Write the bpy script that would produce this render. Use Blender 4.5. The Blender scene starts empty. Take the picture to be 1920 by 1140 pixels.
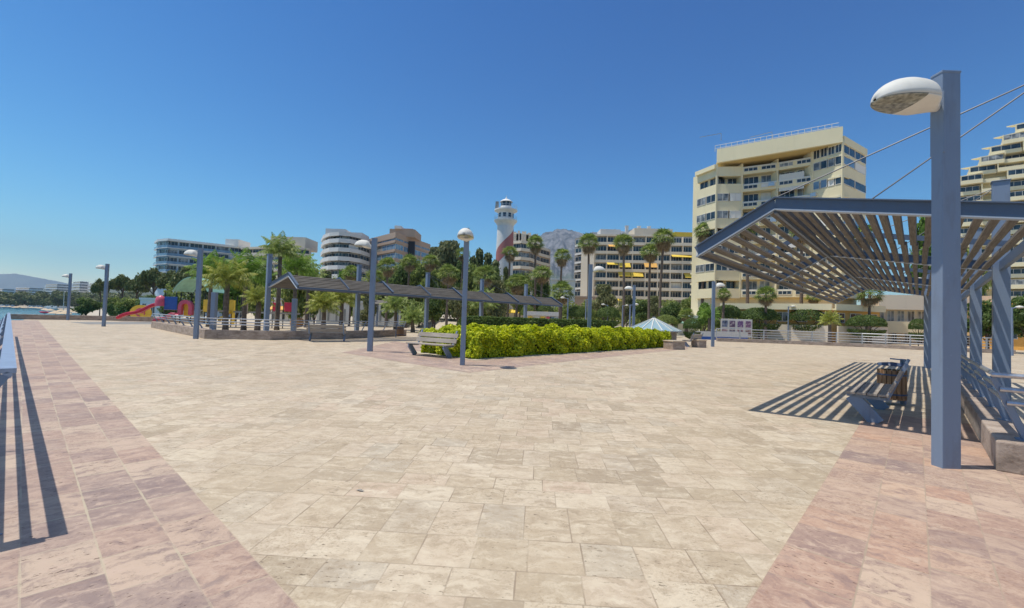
import bpy, math, random
import numpy as np
from mathutils import Vector, Matrix
random.seed(7); RNG = np.random.default_rng(7)
R = math.radians
SC = bpy.context.scene
COL = SC.collection
# ------------------------------------------------------------------ camera
EYE = Vector((0, 0, 1.6)); F = 850.0
pit, rol = R(1.95), R(1.84)
_U = Vector((0, -math.sin(pit), math.cos(pit))); _F = Vector((0, math.cos(pit), math.sin(pit))); _X = Vector((1, 0, 0))
CR = _X*math.cos(rol) + _U*math.sin(rol); CU = -_X*math.sin(rol) + _U*math.cos(rol)
cam = bpy.data.cameras.new('camera'); cam.sensor_width = 36; cam.lens = F/1920*36
cam.clip_start = 0.05; cam.clip_end = 40000
co = bpy.data.objects.new('camera', cam); COL.objects.link(co)
mw = Matrix.Identity(4)
for i in range(3):
    mw[i][0] = CR[i]; mw[i][1] = CU[i]; mw[i][2] = -_F[i]; mw[i][3] = EYE[i]
co.matrix_world = mw
SC.camera = co
def ray(px, py): return _F + CR*((px-960)/F) + CU*((570-py)/F)
def at(px, py, Y):                       # the point seen at a photo pixel, Y metres ahead
    d = ray(px, py); return EYE + d*(Y/d.y)
def G(px, py, z=0.0):                    # the ground point seen at a photo pixel
    d = ray(px, py); return EYE + d*((z-EYE.z)/d.z)
def XY(px, Y, py=590):
    p = at(px, py, Y); return (p.x, p.y)
# ------------------------------------------------------------------ tagging
def tag(o, label=None, cat=None, group=None, kind=None):
    if label: o['label'] = label
    if cat: o['category'] = cat
    if group: o['group'] = group
    if kind: o['kind'] = kind
    return o
def thing(name, label, cat, loc=(0, 0, 0), rz=0.0, group=None, s=1.0):
    o = bpy.data.objects.new(name, None); COL.objects.link(o)
    o.location = loc; o.rotation_euler = (0, 0, rz); o.empty_display_size = 0.3
    o.scale = (s, s, s) if isinstance(s, (int, float)) else s
    return tag(o, label, cat, group)
def dup(root, loc=None, rz=None, s=None, label=None, group=None):
    def cp(o, par):
        c = o.copy(); COL.objects.link(c)
        if par is not None: c.parent = par
        for ch in list(o.children): cp(ch, c)
        return c
    r = cp(root, None)
    if loc is not None: r.location = loc
    if rz is not None: r.rotation_euler = (0, 0, rz)
    if s is not None: r.scale = (s, s, s) if isinstance(s, (int, float)) else s
    if label: r['label'] = label
    if group: r['group'] = group
    return r
# ------------------------------------------------------------------ mesh builder
class MB:
    def __init__(s): s.v = []; s.f = []; s.m = []
    def add(s, vs, fs, mi=0):
        n = len(s.v); s.v += [tuple(q) for q in vs]
        s.f += [tuple(i+n for i in f) for f in fs]; s.m += [mi]*len(fs)
    def box(s, x0, x1, y0, y1, z0, z1, mi=0, rot=None, loc=None):
        vs = [Vector((x, y, z)) for z in (z0, z1) for y in (y0, y1) for x in (x0, x1)]
        if rot is not None: vs = [rot @ q for q in vs]
        if loc is not None: vs = [q+Vector(loc) for q in vs]
        s.add(vs, [(0, 2, 3, 1), (4, 5, 7, 6), (0, 1, 5, 4), (2, 6, 7, 3), (0, 4, 6, 2), (1, 3, 7, 5)], mi)
    def bar(s, p, q, w, h, mi=0, up=(0, 0, 1)):      # box between two points: w sideways, h along up
        p = Vector(p); q = Vector(q); d = (q-p).normalized(); u = Vector(up)
        if abs(d.dot(u)) > .98: u = Vector((0, 1, 0))
        sd = d.cross(u).normalized(); u = sd.cross(d).normalized()
        vs = [a+sd*(i*w/2)+u*(j*h/2) for a in (p, q) for j in (-1, 1) for i in (-1, 1)]
        s.add(vs, [(0, 1, 3, 2), (4, 6, 7, 5), (0, 4, 5, 1), (2, 3, 7, 6), (0, 2, 6, 4), (1, 5, 7, 3)], mi)
    def tube(s, pts, r, n=8, mi=0, caps=True):
        pts = [Vector(p) for p in pts]
        if isinstance(r, (int, float)): r = [r]*len(pts)
        base = len(s.v); prev = None
        for k, p in enumerate(pts):
            d = (pts[min(k+1, len(pts)-1)]-pts[max(k-1, 0)]).normalized()
            a = d.cross(Vector((0, 0, 1))) if abs(d.z) < .95 else d.cross(Vector((0, 1, 0)))
            a.normalize()
            if prev is not None and a.dot(prev) < 0: a = -a
            prev = a; b = d.cross(a).normalized()
            for i in range(n):
                t = 2*math.pi*i/n
                s.v.append(tuple(p+a*(math.cos(t)*r[k])+b*(math.sin(t)*r[k])))
        for k in range(len(pts)-1):
            for i in range(n):
                j = (i+1) % n
                s.f.append((base+k*n+i, base+k*n+j, base+(k+1)*n+j, base+(k+1)*n+i)); s.m.append(mi)
        if caps:
            s.f.append(tuple(base+i for i in range(n))[::-1]); s.m.append(mi)
            s.f.append(tuple(base+(len(pts)-1)*n+i for i in range(n))); s.m.append(mi)
    def lathe(s, prof, n=24, mi=0, c=(0, 0), a0=0, a1=2*math.pi):
        base = len(s.v); full = abs(a1-a0) > 6.28; m = n if full else n+1
        for (r, z) in prof:
            for i in range(m):
                t = a0+(a1-a0)*i/n; s.v.append((c[0]+r*math.cos(t), c[1]+r*math.sin(t), z))
        for k in range(len(prof)-1):
            for i in range(n):
                j = (i+1) % m
                s.f.append((base+k*m+i, base+k*m+j, base+(k+1)*m+j, base+(k+1)*m+i)); s.m.append(mi)
    def prism(s, poly, z0, z1, mi=0, top=None):
        n = len(poly)
        s.add([(x, y, z0) for x, y in poly]+[(x, y, z1) for x, y in poly],
              [tuple(range(n))[::-1], tuple(range(n, 2*n))]+[(i, (i+1) % n, n+(i+1) % n, n+i) for i in range(n)], mi)
    def mesh(s, name, mats, smooth=False):
        me = bpy.data.meshes.new(name); me.from_pydata(s.v, [], s.f)
        for m in (mats if isinstance(mats, (list, tuple)) else [mats]): me.materials.append(m)
        if max(s.m, default=0) > 0: me.polygons.foreach_set('material_index', s.m)
        if smooth: me.polygons.foreach_set('use_smooth', [True]*len(s.f))
        me.update(); return me
    def build(s, name, mats, parent=None, smooth=False, bevel=0, loc=None):
        me = s.mesh(name, mats, smooth)
        return link(name, me, parent, bevel, loc)
def link(name, me, parent=None, bevel=0, loc=None, rz=None):
    o = bpy.data.objects.new(name, me); COL.objects.link(o)
    if parent is not None: o.parent = parent
    if loc is not None: o.location = loc
    if rz is not None: o.rotation_euler = (0, 0, rz)
    if bevel:
        b = o.modifiers.new('b', 'BEVEL'); b.width = bevel; b.segments = 2; b.limit_method = 'ANGLE'; b.angle_limit = R(40)
    return o
def np_mesh(name, V, Fq, mats, mi=None):
    me = bpy.data.meshes.new(name); k = Fq.shape[1]
    me.vertices.add(len(V)); me.vertices.foreach_set('co', V.astype(np.float32).ravel())
    me.loops.add(Fq.size); me.loops.foreach_set('vertex_index', Fq.astype(np.int32).ravel())
    me.polygons.add(len(Fq)); me.polygons.foreach_set('loop_start', np.arange(0, Fq.size, k, dtype=np.int32))
    me.polygons.foreach_set('loop_total', np.full(len(Fq), k, dtype=np.int32))
    for m in (mats if isinstance(mats, (list, tuple)) else [mats]): me.materials.append(m)
    if mi is not None: me.polygons.foreach_set('material_index', mi.astype(np.int32))
    me.update(calc_edges=True); return me
def smooth01(t): t = np.clip(t, 0, 1); return t*t*(3-2*t)
# ------------------------------------------------------------------ node helper
class NT:
    def __init__(s, name):
        s.mat = bpy.data.materials.new(name); s.mat.use_nodes = True
        s.t = s.mat.node_tree; s.n = s.t.nodes; s.l = s.t.links
        s.b = s.n['Principled BSDF']
    def put(s, sock, v):
        if isinstance(v, bpy.types.NodeSocket): s.l.new(v, sock)
        elif v is not None: sock.default_value = v
    def m(s, op, a, b=None, c=None):
        n = s.n.new('ShaderNodeMath'); n.operation = op
        for i, v in enumerate((a, b, c)):
            if v is not None: s.put(n.inputs[i], v)
        return n.outputs[0]
    def pos(s, obj=False):
        if obj: return s.n.new('ShaderNodeTexCoord').outputs['Object']
        return s.n.new('ShaderNodeNewGeometry').outputs['Position']
    def sep(s, v):
        n = s.n.new('ShaderNodeSeparateXYZ'); s.l.new(v, n.inputs[0]); return n.outputs
    def comb(s, x, y, z):
        n = s.n.new('ShaderNodeCombineXYZ')
        for i, v in enumerate((x, y, z)): s.put(n.inputs[i], v)
        return n.outputs[0]
    def scale(s, v, x, y, z):
        n = s.n.new('ShaderNodeMapping'); s.l.new(v, n.inputs[0]); n.inputs['Scale'].default_value = (x, y, z); return n.outputs[0]
    def noise(s, v, sc, det=4, rough=.55, out=0):
        n = s.n.new('ShaderNodeTexNoise'); s.l.new(v, n.inputs['Vector']); n.inputs['Scale'].default_value = sc
        n.inputs['Detail'].default_value = det; n.inputs['Roughness'].default_value = rough; return n.outputs[out]
    def white(s, v):
        n = s.n.new('ShaderNodeTexWhiteNoise'); n.noise_dimensions = '3D'; s.l.new(v, n.inputs['Vector']); return n.outputs
    def ramp(s, f, stops, interp='LINEAR'):
        n = s.n.new('ShaderNodeValToRGB'); s.l.new(f, n.inputs[0]); n.color_ramp.interpolation = interp
        e = n.color_ramp.elements
        while len(e) < len(stops): e.new(.5)
        for q, (p, c) in zip(e, stops):
            q.position = p; q.color = (c, c, c, 1) if isinstance(c, (int, float)) else (*c, 1)
        return n.outputs[0]
    def mix(s, f, a, b, mode='MIX'):
        n = s.n.new('ShaderNodeMix'); n.data_type = 'RGBA'; n.blend_type = mode
        s.put(n.inputs['Factor'], f)
        s.put(n.inputs['A'], (*a, 1) if isinstance(a, tuple) else a); s.put(n.inputs['B'], (*b, 1) if isinstance(b, tuple) else b)
        return n.outputs['Result']
    def bump(s, h, st=.3, d=.01):
        n = s.n.new('ShaderNodeBump'); s.l.new(h, n.inputs['Height']); n.inputs['Strength'].default_value = st
        n.inputs['Distance'].default_value = d; s.l.new(n.outputs[0], s.b.inputs['Normal'])
    def out(s, col=None, rough=None, metal=None):
        if col is not None: s.put(s.b.inputs['Base Color'], (*col, 1) if isinstance(col, tuple) else col)
        if rough is not None: s.put(s.b.inputs['Roughness'], rough)
        if metal is not None: s.b.inputs['Metallic'].default_value = metal
        return s.mat
def plain(name, c, rough=.7, metal=0, var=.12, sc=3.0, bump=0.0, sp=.5):
    t = NT(name); p = t.pos(True)
    f = t.noise(p, sc, 5, .6)
    lo = tuple(x*(1-var*1.6) for x in c); hi = tuple(min(1, x*(1+var)) for x in c)
    t.out(t.ramp(f, [(.3, lo), (.72, hi)]), rough, metal)
    t.b.inputs['Specular IOR Level'].default_value = sp
    if bump: t.bump(t.noise(p, sc*8, 3), bump, .01)
    return t.mat
def painted(name, c, dirt=(.12, .10, .09), rough=.5, amt=.5):
    t = NT(name); p = t.pos(True)
    f = t.noise(t.scale(p, 1, 1, .22), 5, 6, .65); g = t.noise(p, 34, 3, .7)
    k = t.ramp(f, [(.52, 0.0), (.8, amt)]); sp = t.ramp(g, [(.66, 0.0), (.74, amt)])
    col = t.mix(k, c, dirt); col = t.mix(sp, col, tuple(min(1, x*1.5+.05) for x in c))
    t.out(col, rough); t.b.inputs['Specular IOR Level'].default_value = .35
    return t.mat
# ------------------------------------------------------------------ materials
M = {}
M['blue'] = painted('blue_grey_painted_steel', (.20, .255, .345))
M['bluedk'] = painted('dark_blue_painted_steel', (.06, .09, .16))
M['beam'] = painted('pergola_beam_blue_grey', (.095, .13, .19))
M['flange'] = painted('lit_flange', (.36, .42, .50))  # bottom flange paler than the beam, light on it put into the colour
M['galv'] = plain('galvanised_steel', (.52, .54, .56), .38, .75, .15, 14)
M['railplate'] = plain('lilac_blue_steel', (.30, .36, .47), .4, .3, .1, 12)
M['cable'] = plain('cable_steel', (.09, .095, .11), .5, .6)
M['white'] = plain('white_lamp_shell', (.68, .66, .60), .75, 0, .05, 6)
M['whitep'] = plain('white_render', (.74, .73, .70), .8, 0, .06, 2)
M['red'] = plain('red_plastic', (.62, .02, .06), .35, 0, .08, 2)
M['pink'] = plain('faded_red_plastic', (.62, .10, .16), .4, 0, .12, 2)
M['bluep'] = plain('blue_plastic', (.02, .09, .36), .4, 0, .1, 2)
M['yellow'] = plain('yellow_plastic', (.80, .50, .04), .45, 0, .1, 2)
M['mint'] = plain('mint_canvas', (.32, .62, .50), .6, 0, .1, 2)
M['awn'] = plain('yellow_awning', (.80, .56, .07), .8, 0, .1, 2)
M['awno'] = plain('orange_awning', (.78, .42, .10), .8, 0, .1, 2)
M['black'] = plain('black_metal', (.02, .02, .025), .5)
M['orange'] = plain('orange_terracotta', (.55, .26, .08), .8)
M['lens'] = None
t = NT('lamp_lens'); p = t.pos(True)
t.out(t.ramp(t.noise(p, 18, 2), [(.3, (.12, .12, .10)), (.7, (.40, .40, .33))]), .12); M['lens'] = t.mat
t = NT('dark_glass'); p = t.pos()
t.out(t.ramp(t.noise(p, .6, 3), [(.35, (.012, .022, .034)), (.7, (.05, .08, .11))]), .08); M['glass'] = t.mat
t = NT('sky_glass'); p = t.pos()
t.out(t.ramp(t.noise(p, .5, 3), [(.35, (.10, .19, .30)), (.7, (.22, .34, .46))]), .1); M['bglass'] = t.mat
t = NT('curtained_glass'); p = t.pos()
t.out(t.ramp(t.noise(p, .9, 2), [(.4, (.10, .11, .12)), (.62, (.36, .37, .36))]), .15); M['cglass'] = t.mat
t = NT('skylight_glass'); t.out((.28, .40, .44), .15); M['skyl'] = t.mat
def walls(name, c, rough=.85, streak=.25):
    t = NT(name); p = t.pos()
    a = t.noise(p, .12, 4); b = t.noise(t.scale(p, 1.2, 1.2, .12), 1.3, 5, .7)
    col = t.ramp(a, [(.3, tuple(x*.92 for x in c)), (.7, tuple(min(1, x*1.06) for x in c))])
    col = t.mix(t.ramp(b, [(.55, 0.0), (.85, streak)]), col, tuple(x*.55 for x in c))
    t.out(col, rough); t.b.inputs['Specular IOR Level'].default_value = .2
    return t.mat
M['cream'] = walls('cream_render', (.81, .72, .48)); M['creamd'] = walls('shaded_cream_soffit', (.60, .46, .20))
M['beige'] = walls('beige_render', (.74, .65, .51)); M['brown'] = walls('brown_stone_cladding', (.44, .33, .25))
M['wht'] = walls('white_facade', (.78, .76, .70)); M['bluew'] = walls('blue_white_facade', (.50, .60, .68))
M['slabw'] = walls('white_balcony_band', (.72, .70, .66)); M['recess'] = walls('shaded_recess_wall', (.30, .28, .25))  # recess wall darkened, shade behind the balconies put into its colour
M['maroon'] = walls('faded_maroon_paint', (.42, .17, .16)); M['ochre'] = walls('ochre_render', (.62, .40, .14))
M['tan'] = walls('tan_terrace_wall', (.58, .46, .32)); M['grey'] = walls('grey_concrete', (.34, .33, .31))
M['roof'] = walls('terracotta_roof', (.42, .18, .10))
# wood
def wood(name, c1, c2, ax=(1.2, 26, 26), rough=.8):
    t = NT(name); p = t.pos(True)
    f = t.noise(t.scale(p, *ax), 2.0, 6, .65); g = t.noise(p, .9, 3)
    col = t.ramp(f, [(.3, c1), (.7, c2)]); col = t.mix(t.ramp(g, [(.4, 0.0), (.7, .35)]), col, tuple(x*.7 for x in c1))
    t.out(col, rough); t.bump(f, .25, .004); return t.mat
M['slat'] = wood('weathered_grey_timber', (.075, .067, .058), (.215, .193, .167))
M['bwood'] = wood('bench_timber', (.24, .20, .165), (.46, .41, .35))
M['binwood'] = wood('orange_brown_timber', (.20, .10, .045), (.44, .25, .12), (22, 22, 1.2))
t = NT('rough_stone_kerb'); p = t.pos()
f = t.noise(t.scale(p, 1, 1, 2.5), 2.2, 7, .7); g = t.noise(p, 11, 4, .7)
col = t.ramp(f, [(.3, (.20, .155, .12)), (.5, (.38, .30, .24)), (.72, (.50, .42, .35))])
col = t.mix(t.ramp(g, [(.55, 0.0), (.72, .6)]), col, (.14, .09, .06)); t.out(col, .9); t.bump(g, .5, .02); M['kerb'] = t.mat
# paving
def paving(name, ang, w, hs, pal, vein, grout, jw=.0045, pits=.5, vang=0.0, yo=0.0):
    t = NT(name); X, Y, Z = t.sep(t.pos()); c, s = math.cos(ang), math.sin(ang)
    wb = t.noise(t.pos(), 2.3, 2)
    x = t.m('ADD', t.m('MULTIPLY', X, c), t.m('MULTIPLY', Y, s)); y = t.m('SUBTRACT', t.m('SUBTRACT', t.m('MULTIPLY', Y, c), t.m('MULTIPLY', X, s)), yo)
    P = sum(hs); q = t.m('FLOOR', t.m('DIVIDE', y, P)); f = t.m('SUBTRACT', y, t.m('MULTIPLY', q, P))
    acc = 0; idx = None; start = None; size = hs[0]
    for k, h in enumerate(hs[:-1]):
        acc += h; g = t.m('GREATER_THAN', f, acc)
        idx = g if idx is None else t.m('ADD', idx, g)
        st = t.m('MULTIPLY', g, h); start = st if start is None else t.m('ADD', start, st)
        size = t.m('ADD', size, t.m('MULTIPLY', g, hs[k+1]-h))
    e = t.m('SUBTRACT', f, start); row = t.m('ADD', t.m('MULTIPLY', q, len(hs)), idx)
    ro = t.white(t.comb(row, 3.7, 1.3))[0]
    wv = t.m('MULTIPLY', t.m('ADD', t.m('MULTIPLY', t.white(t.comb(row, 9.1, 2.2))[0], .5), .8), w)
    xs = t.m('DIVIDE', t.m('ADD', x, t.m('MULTIPLY', ro, w*5)), wv)
    ci = t.m('FLOOR', xs); fx = t.m('FRACT', xs)
    dx = t.m('MULTIPLY', t.m('MINIMUM', fx, t.m('SUBTRACT', 1.0, fx)), wv); dy = t.m('MINIMUM', e, t.m('SUBTRACT', size, e))
    dm = t.m('MINIMUM', dx, dy)
    cell = t.white(t.comb(ci, row, .5)); r1 = cell[0]; r2, r3, r4 = t.sep(cell[1])
    base = t.ramp(r1, pal)
    # veins, each slab its own slice of the stone
    vc, vs = math.cos(vang), math.sin(vang)
    xr = t.m('ADD', t.m('MULTIPLY', x, vc), t.m('MULTIPLY', y, vs)); yr = t.m('SUBTRACT', t.m('MULTIPLY', y, vc), t.m('MULTIPLY', x, vs))
    wb2 = t.noise(t.pos(), 5.5, 4, .65)
    vv = t.comb(t.m('ADD', t.m('MULTIPLY', xr, 3.4), t.m('MULTIPLY', r2, 37)), t.m('ADD', t.m('MULTIPLY', yr, 9.0), t.m('ADD', t.m('MULTIPLY', wb, 2.2), t.m('MULTIPLY', wb2, 2.6))), t.m('MULTIPLY', r3, 61))
    v1 = t.noise(vv, 1.35, 8, .70)
    col = t.mix(t.ramp(v1, [(.36, .85), (.51, 0.0)]), base, vein[0]); col = t.mix(t.ramp(v1, [(.51, 0.0), (.66, .85)]), col, vein[1])
    # broad weathering, and the brown crust of the open-pored slabs
    wz = t.noise(t.pos(), .55, 5, .62); col = t.mix(t.ramp(wz, [(.42, 0.0), (.66, .5)]), col, vein[2])
    bl = t.noise(t.comb(X, Y, t.m('MULTIPLY', r4, 3)), 4.2, 7, .72); col = t.mix(t.ramp(bl, [(.5, 0.0), (.66, .38)]), col, vein[1]); col = t.mix(t.ramp(bl, [(.34, .45), (.46, 0.0)]), col, vein[2])
    gy = t.noise(t.pos(), .23, 4, .6); col = t.mix(t.ramp(gy, [(.5, 0.0), (.66, .22)]), col, vein[0])
    cl = t.noise(t.pos(), 1.1, 3); fine = t.noise(t.pos(), 38, 5, .75)
    crust = t.m('MULTIPLY', t.ramp(cl, [(.48, 0.0), (.62, 1.0)]), t.ramp(fine, [(.5, 0.0), (.66, 1.0)]))
    col = t.mix(t.m('MULTIPLY', crust, .62), col, vein[3])
    pn = t.noise(t.comb(t.m('MULTIPLY', xr, 1.0), t.m('MULTIPLY', yr, 2.6), r4), 17, 4, .7)
    pit = t.ramp(pn, [(.615, 0.0), (.66, 1.0)]); pit = t.m('MULTIPLY', pit, t.ramp(r4, [(.35, .15), (.8, 1.0)]))
    col = t.mix(t.m('MULTIPLY', pit, pits), col, tuple(a*.42 for a in vein[3]))
    jn = t.m('MULTIPLY', t.noise(t.pos(), 5.0, 3), jw*2.2)
    jf = t.m('LESS_THAN', dm, jn); jr = t.noise(t.pos(), 1.7, 2)
    col = t.mix(t.m('MULTIPLY', jf, t.ramp(jr, [(.38, .10), (.62, .85)])), col, grout)
    t.out(col, .62); t.b.inputs['Specular IOR Level'].default_value = .25
    h = t.m('SUBTRACT', t.m('SUBTRACT', t.m('MULTIPLY', v1, .3), t.m('MULTIPLY', jf, .5)), pit)
    t.bump(h, .35, .006); return t.mat
LE0, LE1 = G(562, 1140), G(240, 786)
RE0, RE1 = G(1399, 1140), G(1605, 807)
LA = math.atan2(LE1.y-LE0.y, LE1.x-LE0.x); RA = math.atan2(RE1.y-RE0.y, RE1.x-RE0.x)
LO = LE0.y*math.cos(LA)-LE0.x*math.sin(LA); RO_ = RE0.y*math.cos(RA)-RE0.x*math.sin(RA)
HU = R(48)       # world angle of the long axis of pergola, strips and beds
M['pave'] = paving('travertine_paving', R(-3.4), .36, [.60, .36, .30, .42], [(0, (0.360, 0.288, 0.204)), (.18, (0.460, 0.374, 0.262)), (.36, (0.530, 0.430, 0.308)), (.5, (0.450, 0.389, 0.299)), (.64, (0.520, 0.419, 0.308)), (.8, (0.580, 0.492, 0.363)), (1, (0.510, 0.389, 0.285))],
    [(0.360, 0.281, 0.193), (0.640, 0.552, 0.414), (0.490, 0.394, 0.271), (0.240, 0.163, 0.097)], (0.260, 0.197, 0.138), pits=.85)
PINK = [(0, (0.273, 0.203, 0.178)), (.2, (0.377, 0.276, 0.223)), (.4, (0.443, 0.307, 0.231)), (.55, (0.330, 0.248, 0.210)), (.75, (0.491, 0.362, 0.271)), (1, (0.528, 0.416, 0.310))]
PV = [(0.236, 0.172, 0.155), (0.528, 0.398, 0.307), (0.396, 0.280, 0.219), (0.227, 0.135, 0.099)]
M['pinkL'] = paving('mauve_stone_strip', LA, .52, [.33, .355, .35, .36], PINK, PV, (0.491, 0.416, 0.294), .006, .9, R(90), LO)
M['pinkR'] = paving('rose_stone_strip', RA, .50, [.36, .33, .34, .45], [(0, (0.283, 0.212, 0.187)), (.25, (0.472, 0.298, 0.210)), (.45, (0.519, 0.380, 0.278)), (.65, (0.416, 0.298, 0.231)), (.85, (0.547, 0.416, 0.303)), (1, (0.510, 0.312, 0.207))],
    [(0.264, 0.181, 0.159), (0.566, 0.425, 0.318), (0.443, 0.307, 0.227), (0.245, 0.135, 0.091)], (0.377, 0.298, 0.214), .005, .9, R(90), RO_)
# ground, sand, water
t = NT('sand_and_earth'); p = t.pos(); X, Y, Z = t.sep(p)
f = t.noise(p, .05, 6, .6); g = t.noise(p, 1.2, 5, .7)
col = t.ramp(g, [(.3, (.40, .34, .26)), (.7, (.60, .53, .42))]); col = t.mix(t.ramp(f, [(.45, 0.0), (.7, .5)]), col, (.34, .31, .24))
t.out(col, .95); t.bump(g, .4, .05); M['ground'] = t.mat
t = NT('sea_water'); p = t.pos(); f = t.noise(t.scale(p, .3, 1, 1), .8, 5, .6)
t.out(t.ramp(t.noise(p, .01, 3), [(.3, (.02, .12, .20)), (.7, (.04, .20, .28))]), .12); t.bump(f, .5, .3); M['sea'] = t.mat
t = NT('mountain_rock'); p = t.pos(); X, Y, Z = t.sep(p)
f = t.noise(p, .006, 8, .68); g = t.noise(t.scale(p, 1, 1, .35), .02, 6, .7)
col = t.ramp(g, [(.40, (.035, .04, .045)), (.58, (.19, .19, .20))]); zz = t.m('ADD', Z, t.m('MULTIPLY', f, 240))
col = t.mix(t.ramp(t.m('DIVIDE', zz, 700), [(.42, 1.0), (.62, 0.0)]), col, (.06, .09, .035)); t.out(col, .95); M['rock'] = t.mat
M['hill'] = plain('far_hill', (.12, .14, .11), .95, 0, .3, .002)
M['asph'] = plain('grey_paving', (.25, .245, .23), .9, 0, .15, .6)
# foliage
def leafm(name, c1, c2, c3, tr=.46, sc=.7):
    t = NT(name); g = t.n.new('ShaderNodeNewGeometry'); f = t.noise(g.outputs['Position'], sc, 3)
    col = t.ramp(g.outputs['Random Per Island'], [(0, c1), (.55, c2), (1, c3)])
    col = t.mix(t.ramp(f, [(.35, .55), (.6, 0.0)]), col, c1)
    t.out(col, .55); t.b.inputs['Specular IOR Level'].default_value = .3
    d = t.n.new('ShaderNodeBsdfTranslucent'); t.l.new(col, d.inputs[0])
    ms = t.n.new('ShaderNodeMixShader'); ms.inputs[0].default_value = tr
    t.l.new(t.b.outputs[0], ms.inputs[1]); t.l.new(d.outputs[0], ms.inputs[2])
    t.l.new(ms.outputs[0], t.n['Material Output'].inputs[0]); return t.mat
M['leafy'] = leafm('golden_leaves', (.20, .30, .012), (.68, .72, .015), (.88, .86, .04), .35, 2.2)
M['leafd'] = leafm('dark_hedge_leaves', (.045, .09, .02), (.14, .21, .05), (.27, .35, .11))
M['leafm'] = leafm('mid_green_leaves', (.10, .15, .03), (.26, .33, .075), (.46, .50, .17))
M['leafb'] = leafm('bright_green_leaves', (.07, .15, .02), (.17, .31, .04), (.32, .46, .09))
M['leafo'] = leafm('olive_leaves', (.12, .14, .06), (.27, .29, .12), (.44, .44, .24))
M['pine'] = leafm('pine_needles', (.07, .10, .03), (.17, .20, .06), (.30, .31, .12), .25)
M['palm'] = leafm('fan_palm_leaves', (.09, .15, .03), (.28, .37, .08), (.52, .58, .20), .38, 2)
M['palmy'] = leafm('yellowing_palm_leaves', (.15, .19, .03), (.32, .37, .06), (.52, .50, .12), .3, 2)
M['dead'] = leafm('dry_palm_fronds', (.26, .19, .11), (.50, .39, .23), (.66, .54, .36), .4, 2)
M['trunk'] = plain('palm_trunk_bark', (.17, .13, .10), .9, 0, .3, 5, .5)
M['bark'] = plain('tree_bark', (.13, .10, .075), .9, 0, .3, 5, .5)
# ------------------------------------------------------------------ setting
def nval(x, y): return .68*x+.733*y
def build_ground():
    na, nr = 240, 92
    rs = np.concatenate([np.linspace(0, 62, 32), 62*np.exp(np.linspace(.03, math.log(9000/62), nr-32))])
    A, Rr = np.meshgrid(np.linspace(0, 2*math.pi, na, endpoint=False), rs)
    X = Rr*np.sin(A); Y = Rr*np.cos(A); n = .68*X+.733*Y
    z = -3.5+3.42*smooth01((n-2-(Rr-60)*.02)/95)
    z = np.where(n > 38, np.maximum(z, -2.4), z)
    near = (Rr < 61)
    z = np.where(near, np.where(n > -.9, -.08, -4.2), z)
    z = np.where((n < 8) & (~near), -5.0, z)
    z = np.where((n < 16) & (~near) & (Rr > 330), -5.0, z)
    far = smooth01((Rr-900)/260)*9-5.0
    z = np.where((Rr > 900) & (Y > 0), np.maximum(z, far), z)
    z = np.where((Rr > 60) & (n > 60), np.maximum(z, np.clip((Y-75)*.035, 0, 2.6)-.1), z)
    V = np.stack([X, Y, z], -1).reshape(-1, 3); i, j = np.meshgrid(np.arange(len(rs)-1), np.arange(na), indexing='ij')
    j2 = (j+1) % na; Fq = np.stack([i*na+j, i*na+j2, (i+1)*na+j2, (i+1)*na+j], -1).reshape(-1, 4)[:, ::-1]
    o = link('ground', np_mesh('ground', V, Fq, M['ground'])); tag(o, kind='structure')
build_ground()
m = MB(); m.add([(-9300, -9300, -3.3), (9300, -9300, -3.3), (9300, 9300, -3.3), (-9300, 9300, -3.3)], [(0, 1, 2, 3)])
tag(m.build('water', M['sea']), kind='structure')
uD = Vector((.669, .743, 0)); vD = Vector((-.743, .669, 0))
def uv(u, v): return (.669*u-.743*v, .743*u+.669*v)
def sheet(name, poly, z, mat, kind='structure', thick=None):
    m = MB()
    if thick: m.prism(poly, z-thick, z)
    else: m.add([(x, y, z) for x, y in poly], [tuple(range(len(poly)))])
    return tag(m.build(name, mat), kind=kind)
# the stone terrace: a thick slab whose left side is the edge above the beach
sheet('plaza_paving', [(-3.9+.0, 3.05), (-42.6, 39.3), (-62, 58.6), (-36, 61), (62, 61), (62, -14), (6, -14), (2.0, -2.0)], 0.0, M['pave'], thick=3.2)
m = MB()   # mauve strip following the rail, rose strip towards the right
def sp(u, v): return uv(u, v)
ld = (LE1-LE0).normalized(); q0 = LE0-ld*4; q1 = LE0+ld*62; n0 = Vector((ld.y, -ld.x, 0))
m.add([(q0.x, q0.y, .004), (q1.x, q1.y, .004), (q1.x-n0.x*1.75, q1.y-n0.y*1.75, .004), (q0.x-n0.x*1.75, q0.y-n0.y*1.75, .004)], [(0, 1, 2, 3)])
tag(m.build('mauve_paving_strip', M['pinkL']), kind='structure')
m = MB(); ld = (RE1-RE0).normalized(); q0 = RE0-ld*4; q1 = RE0+ld*8.6; n0 = Vector((ld.y, -ld.x, 0))
m.add([(q0.x, q0.y, .008), (q0.x+n0.x*4.2, q0.y+n0.y*4.2, .008), (q1.x+n0.x*4.2, q1.y+n0.y*4.2, .008), (q1.x, q1.y, .008)], [(0, 1, 2, 3)])
tag(m.build('rose_paving_strip', M['pinkR']), kind='structure')
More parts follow.
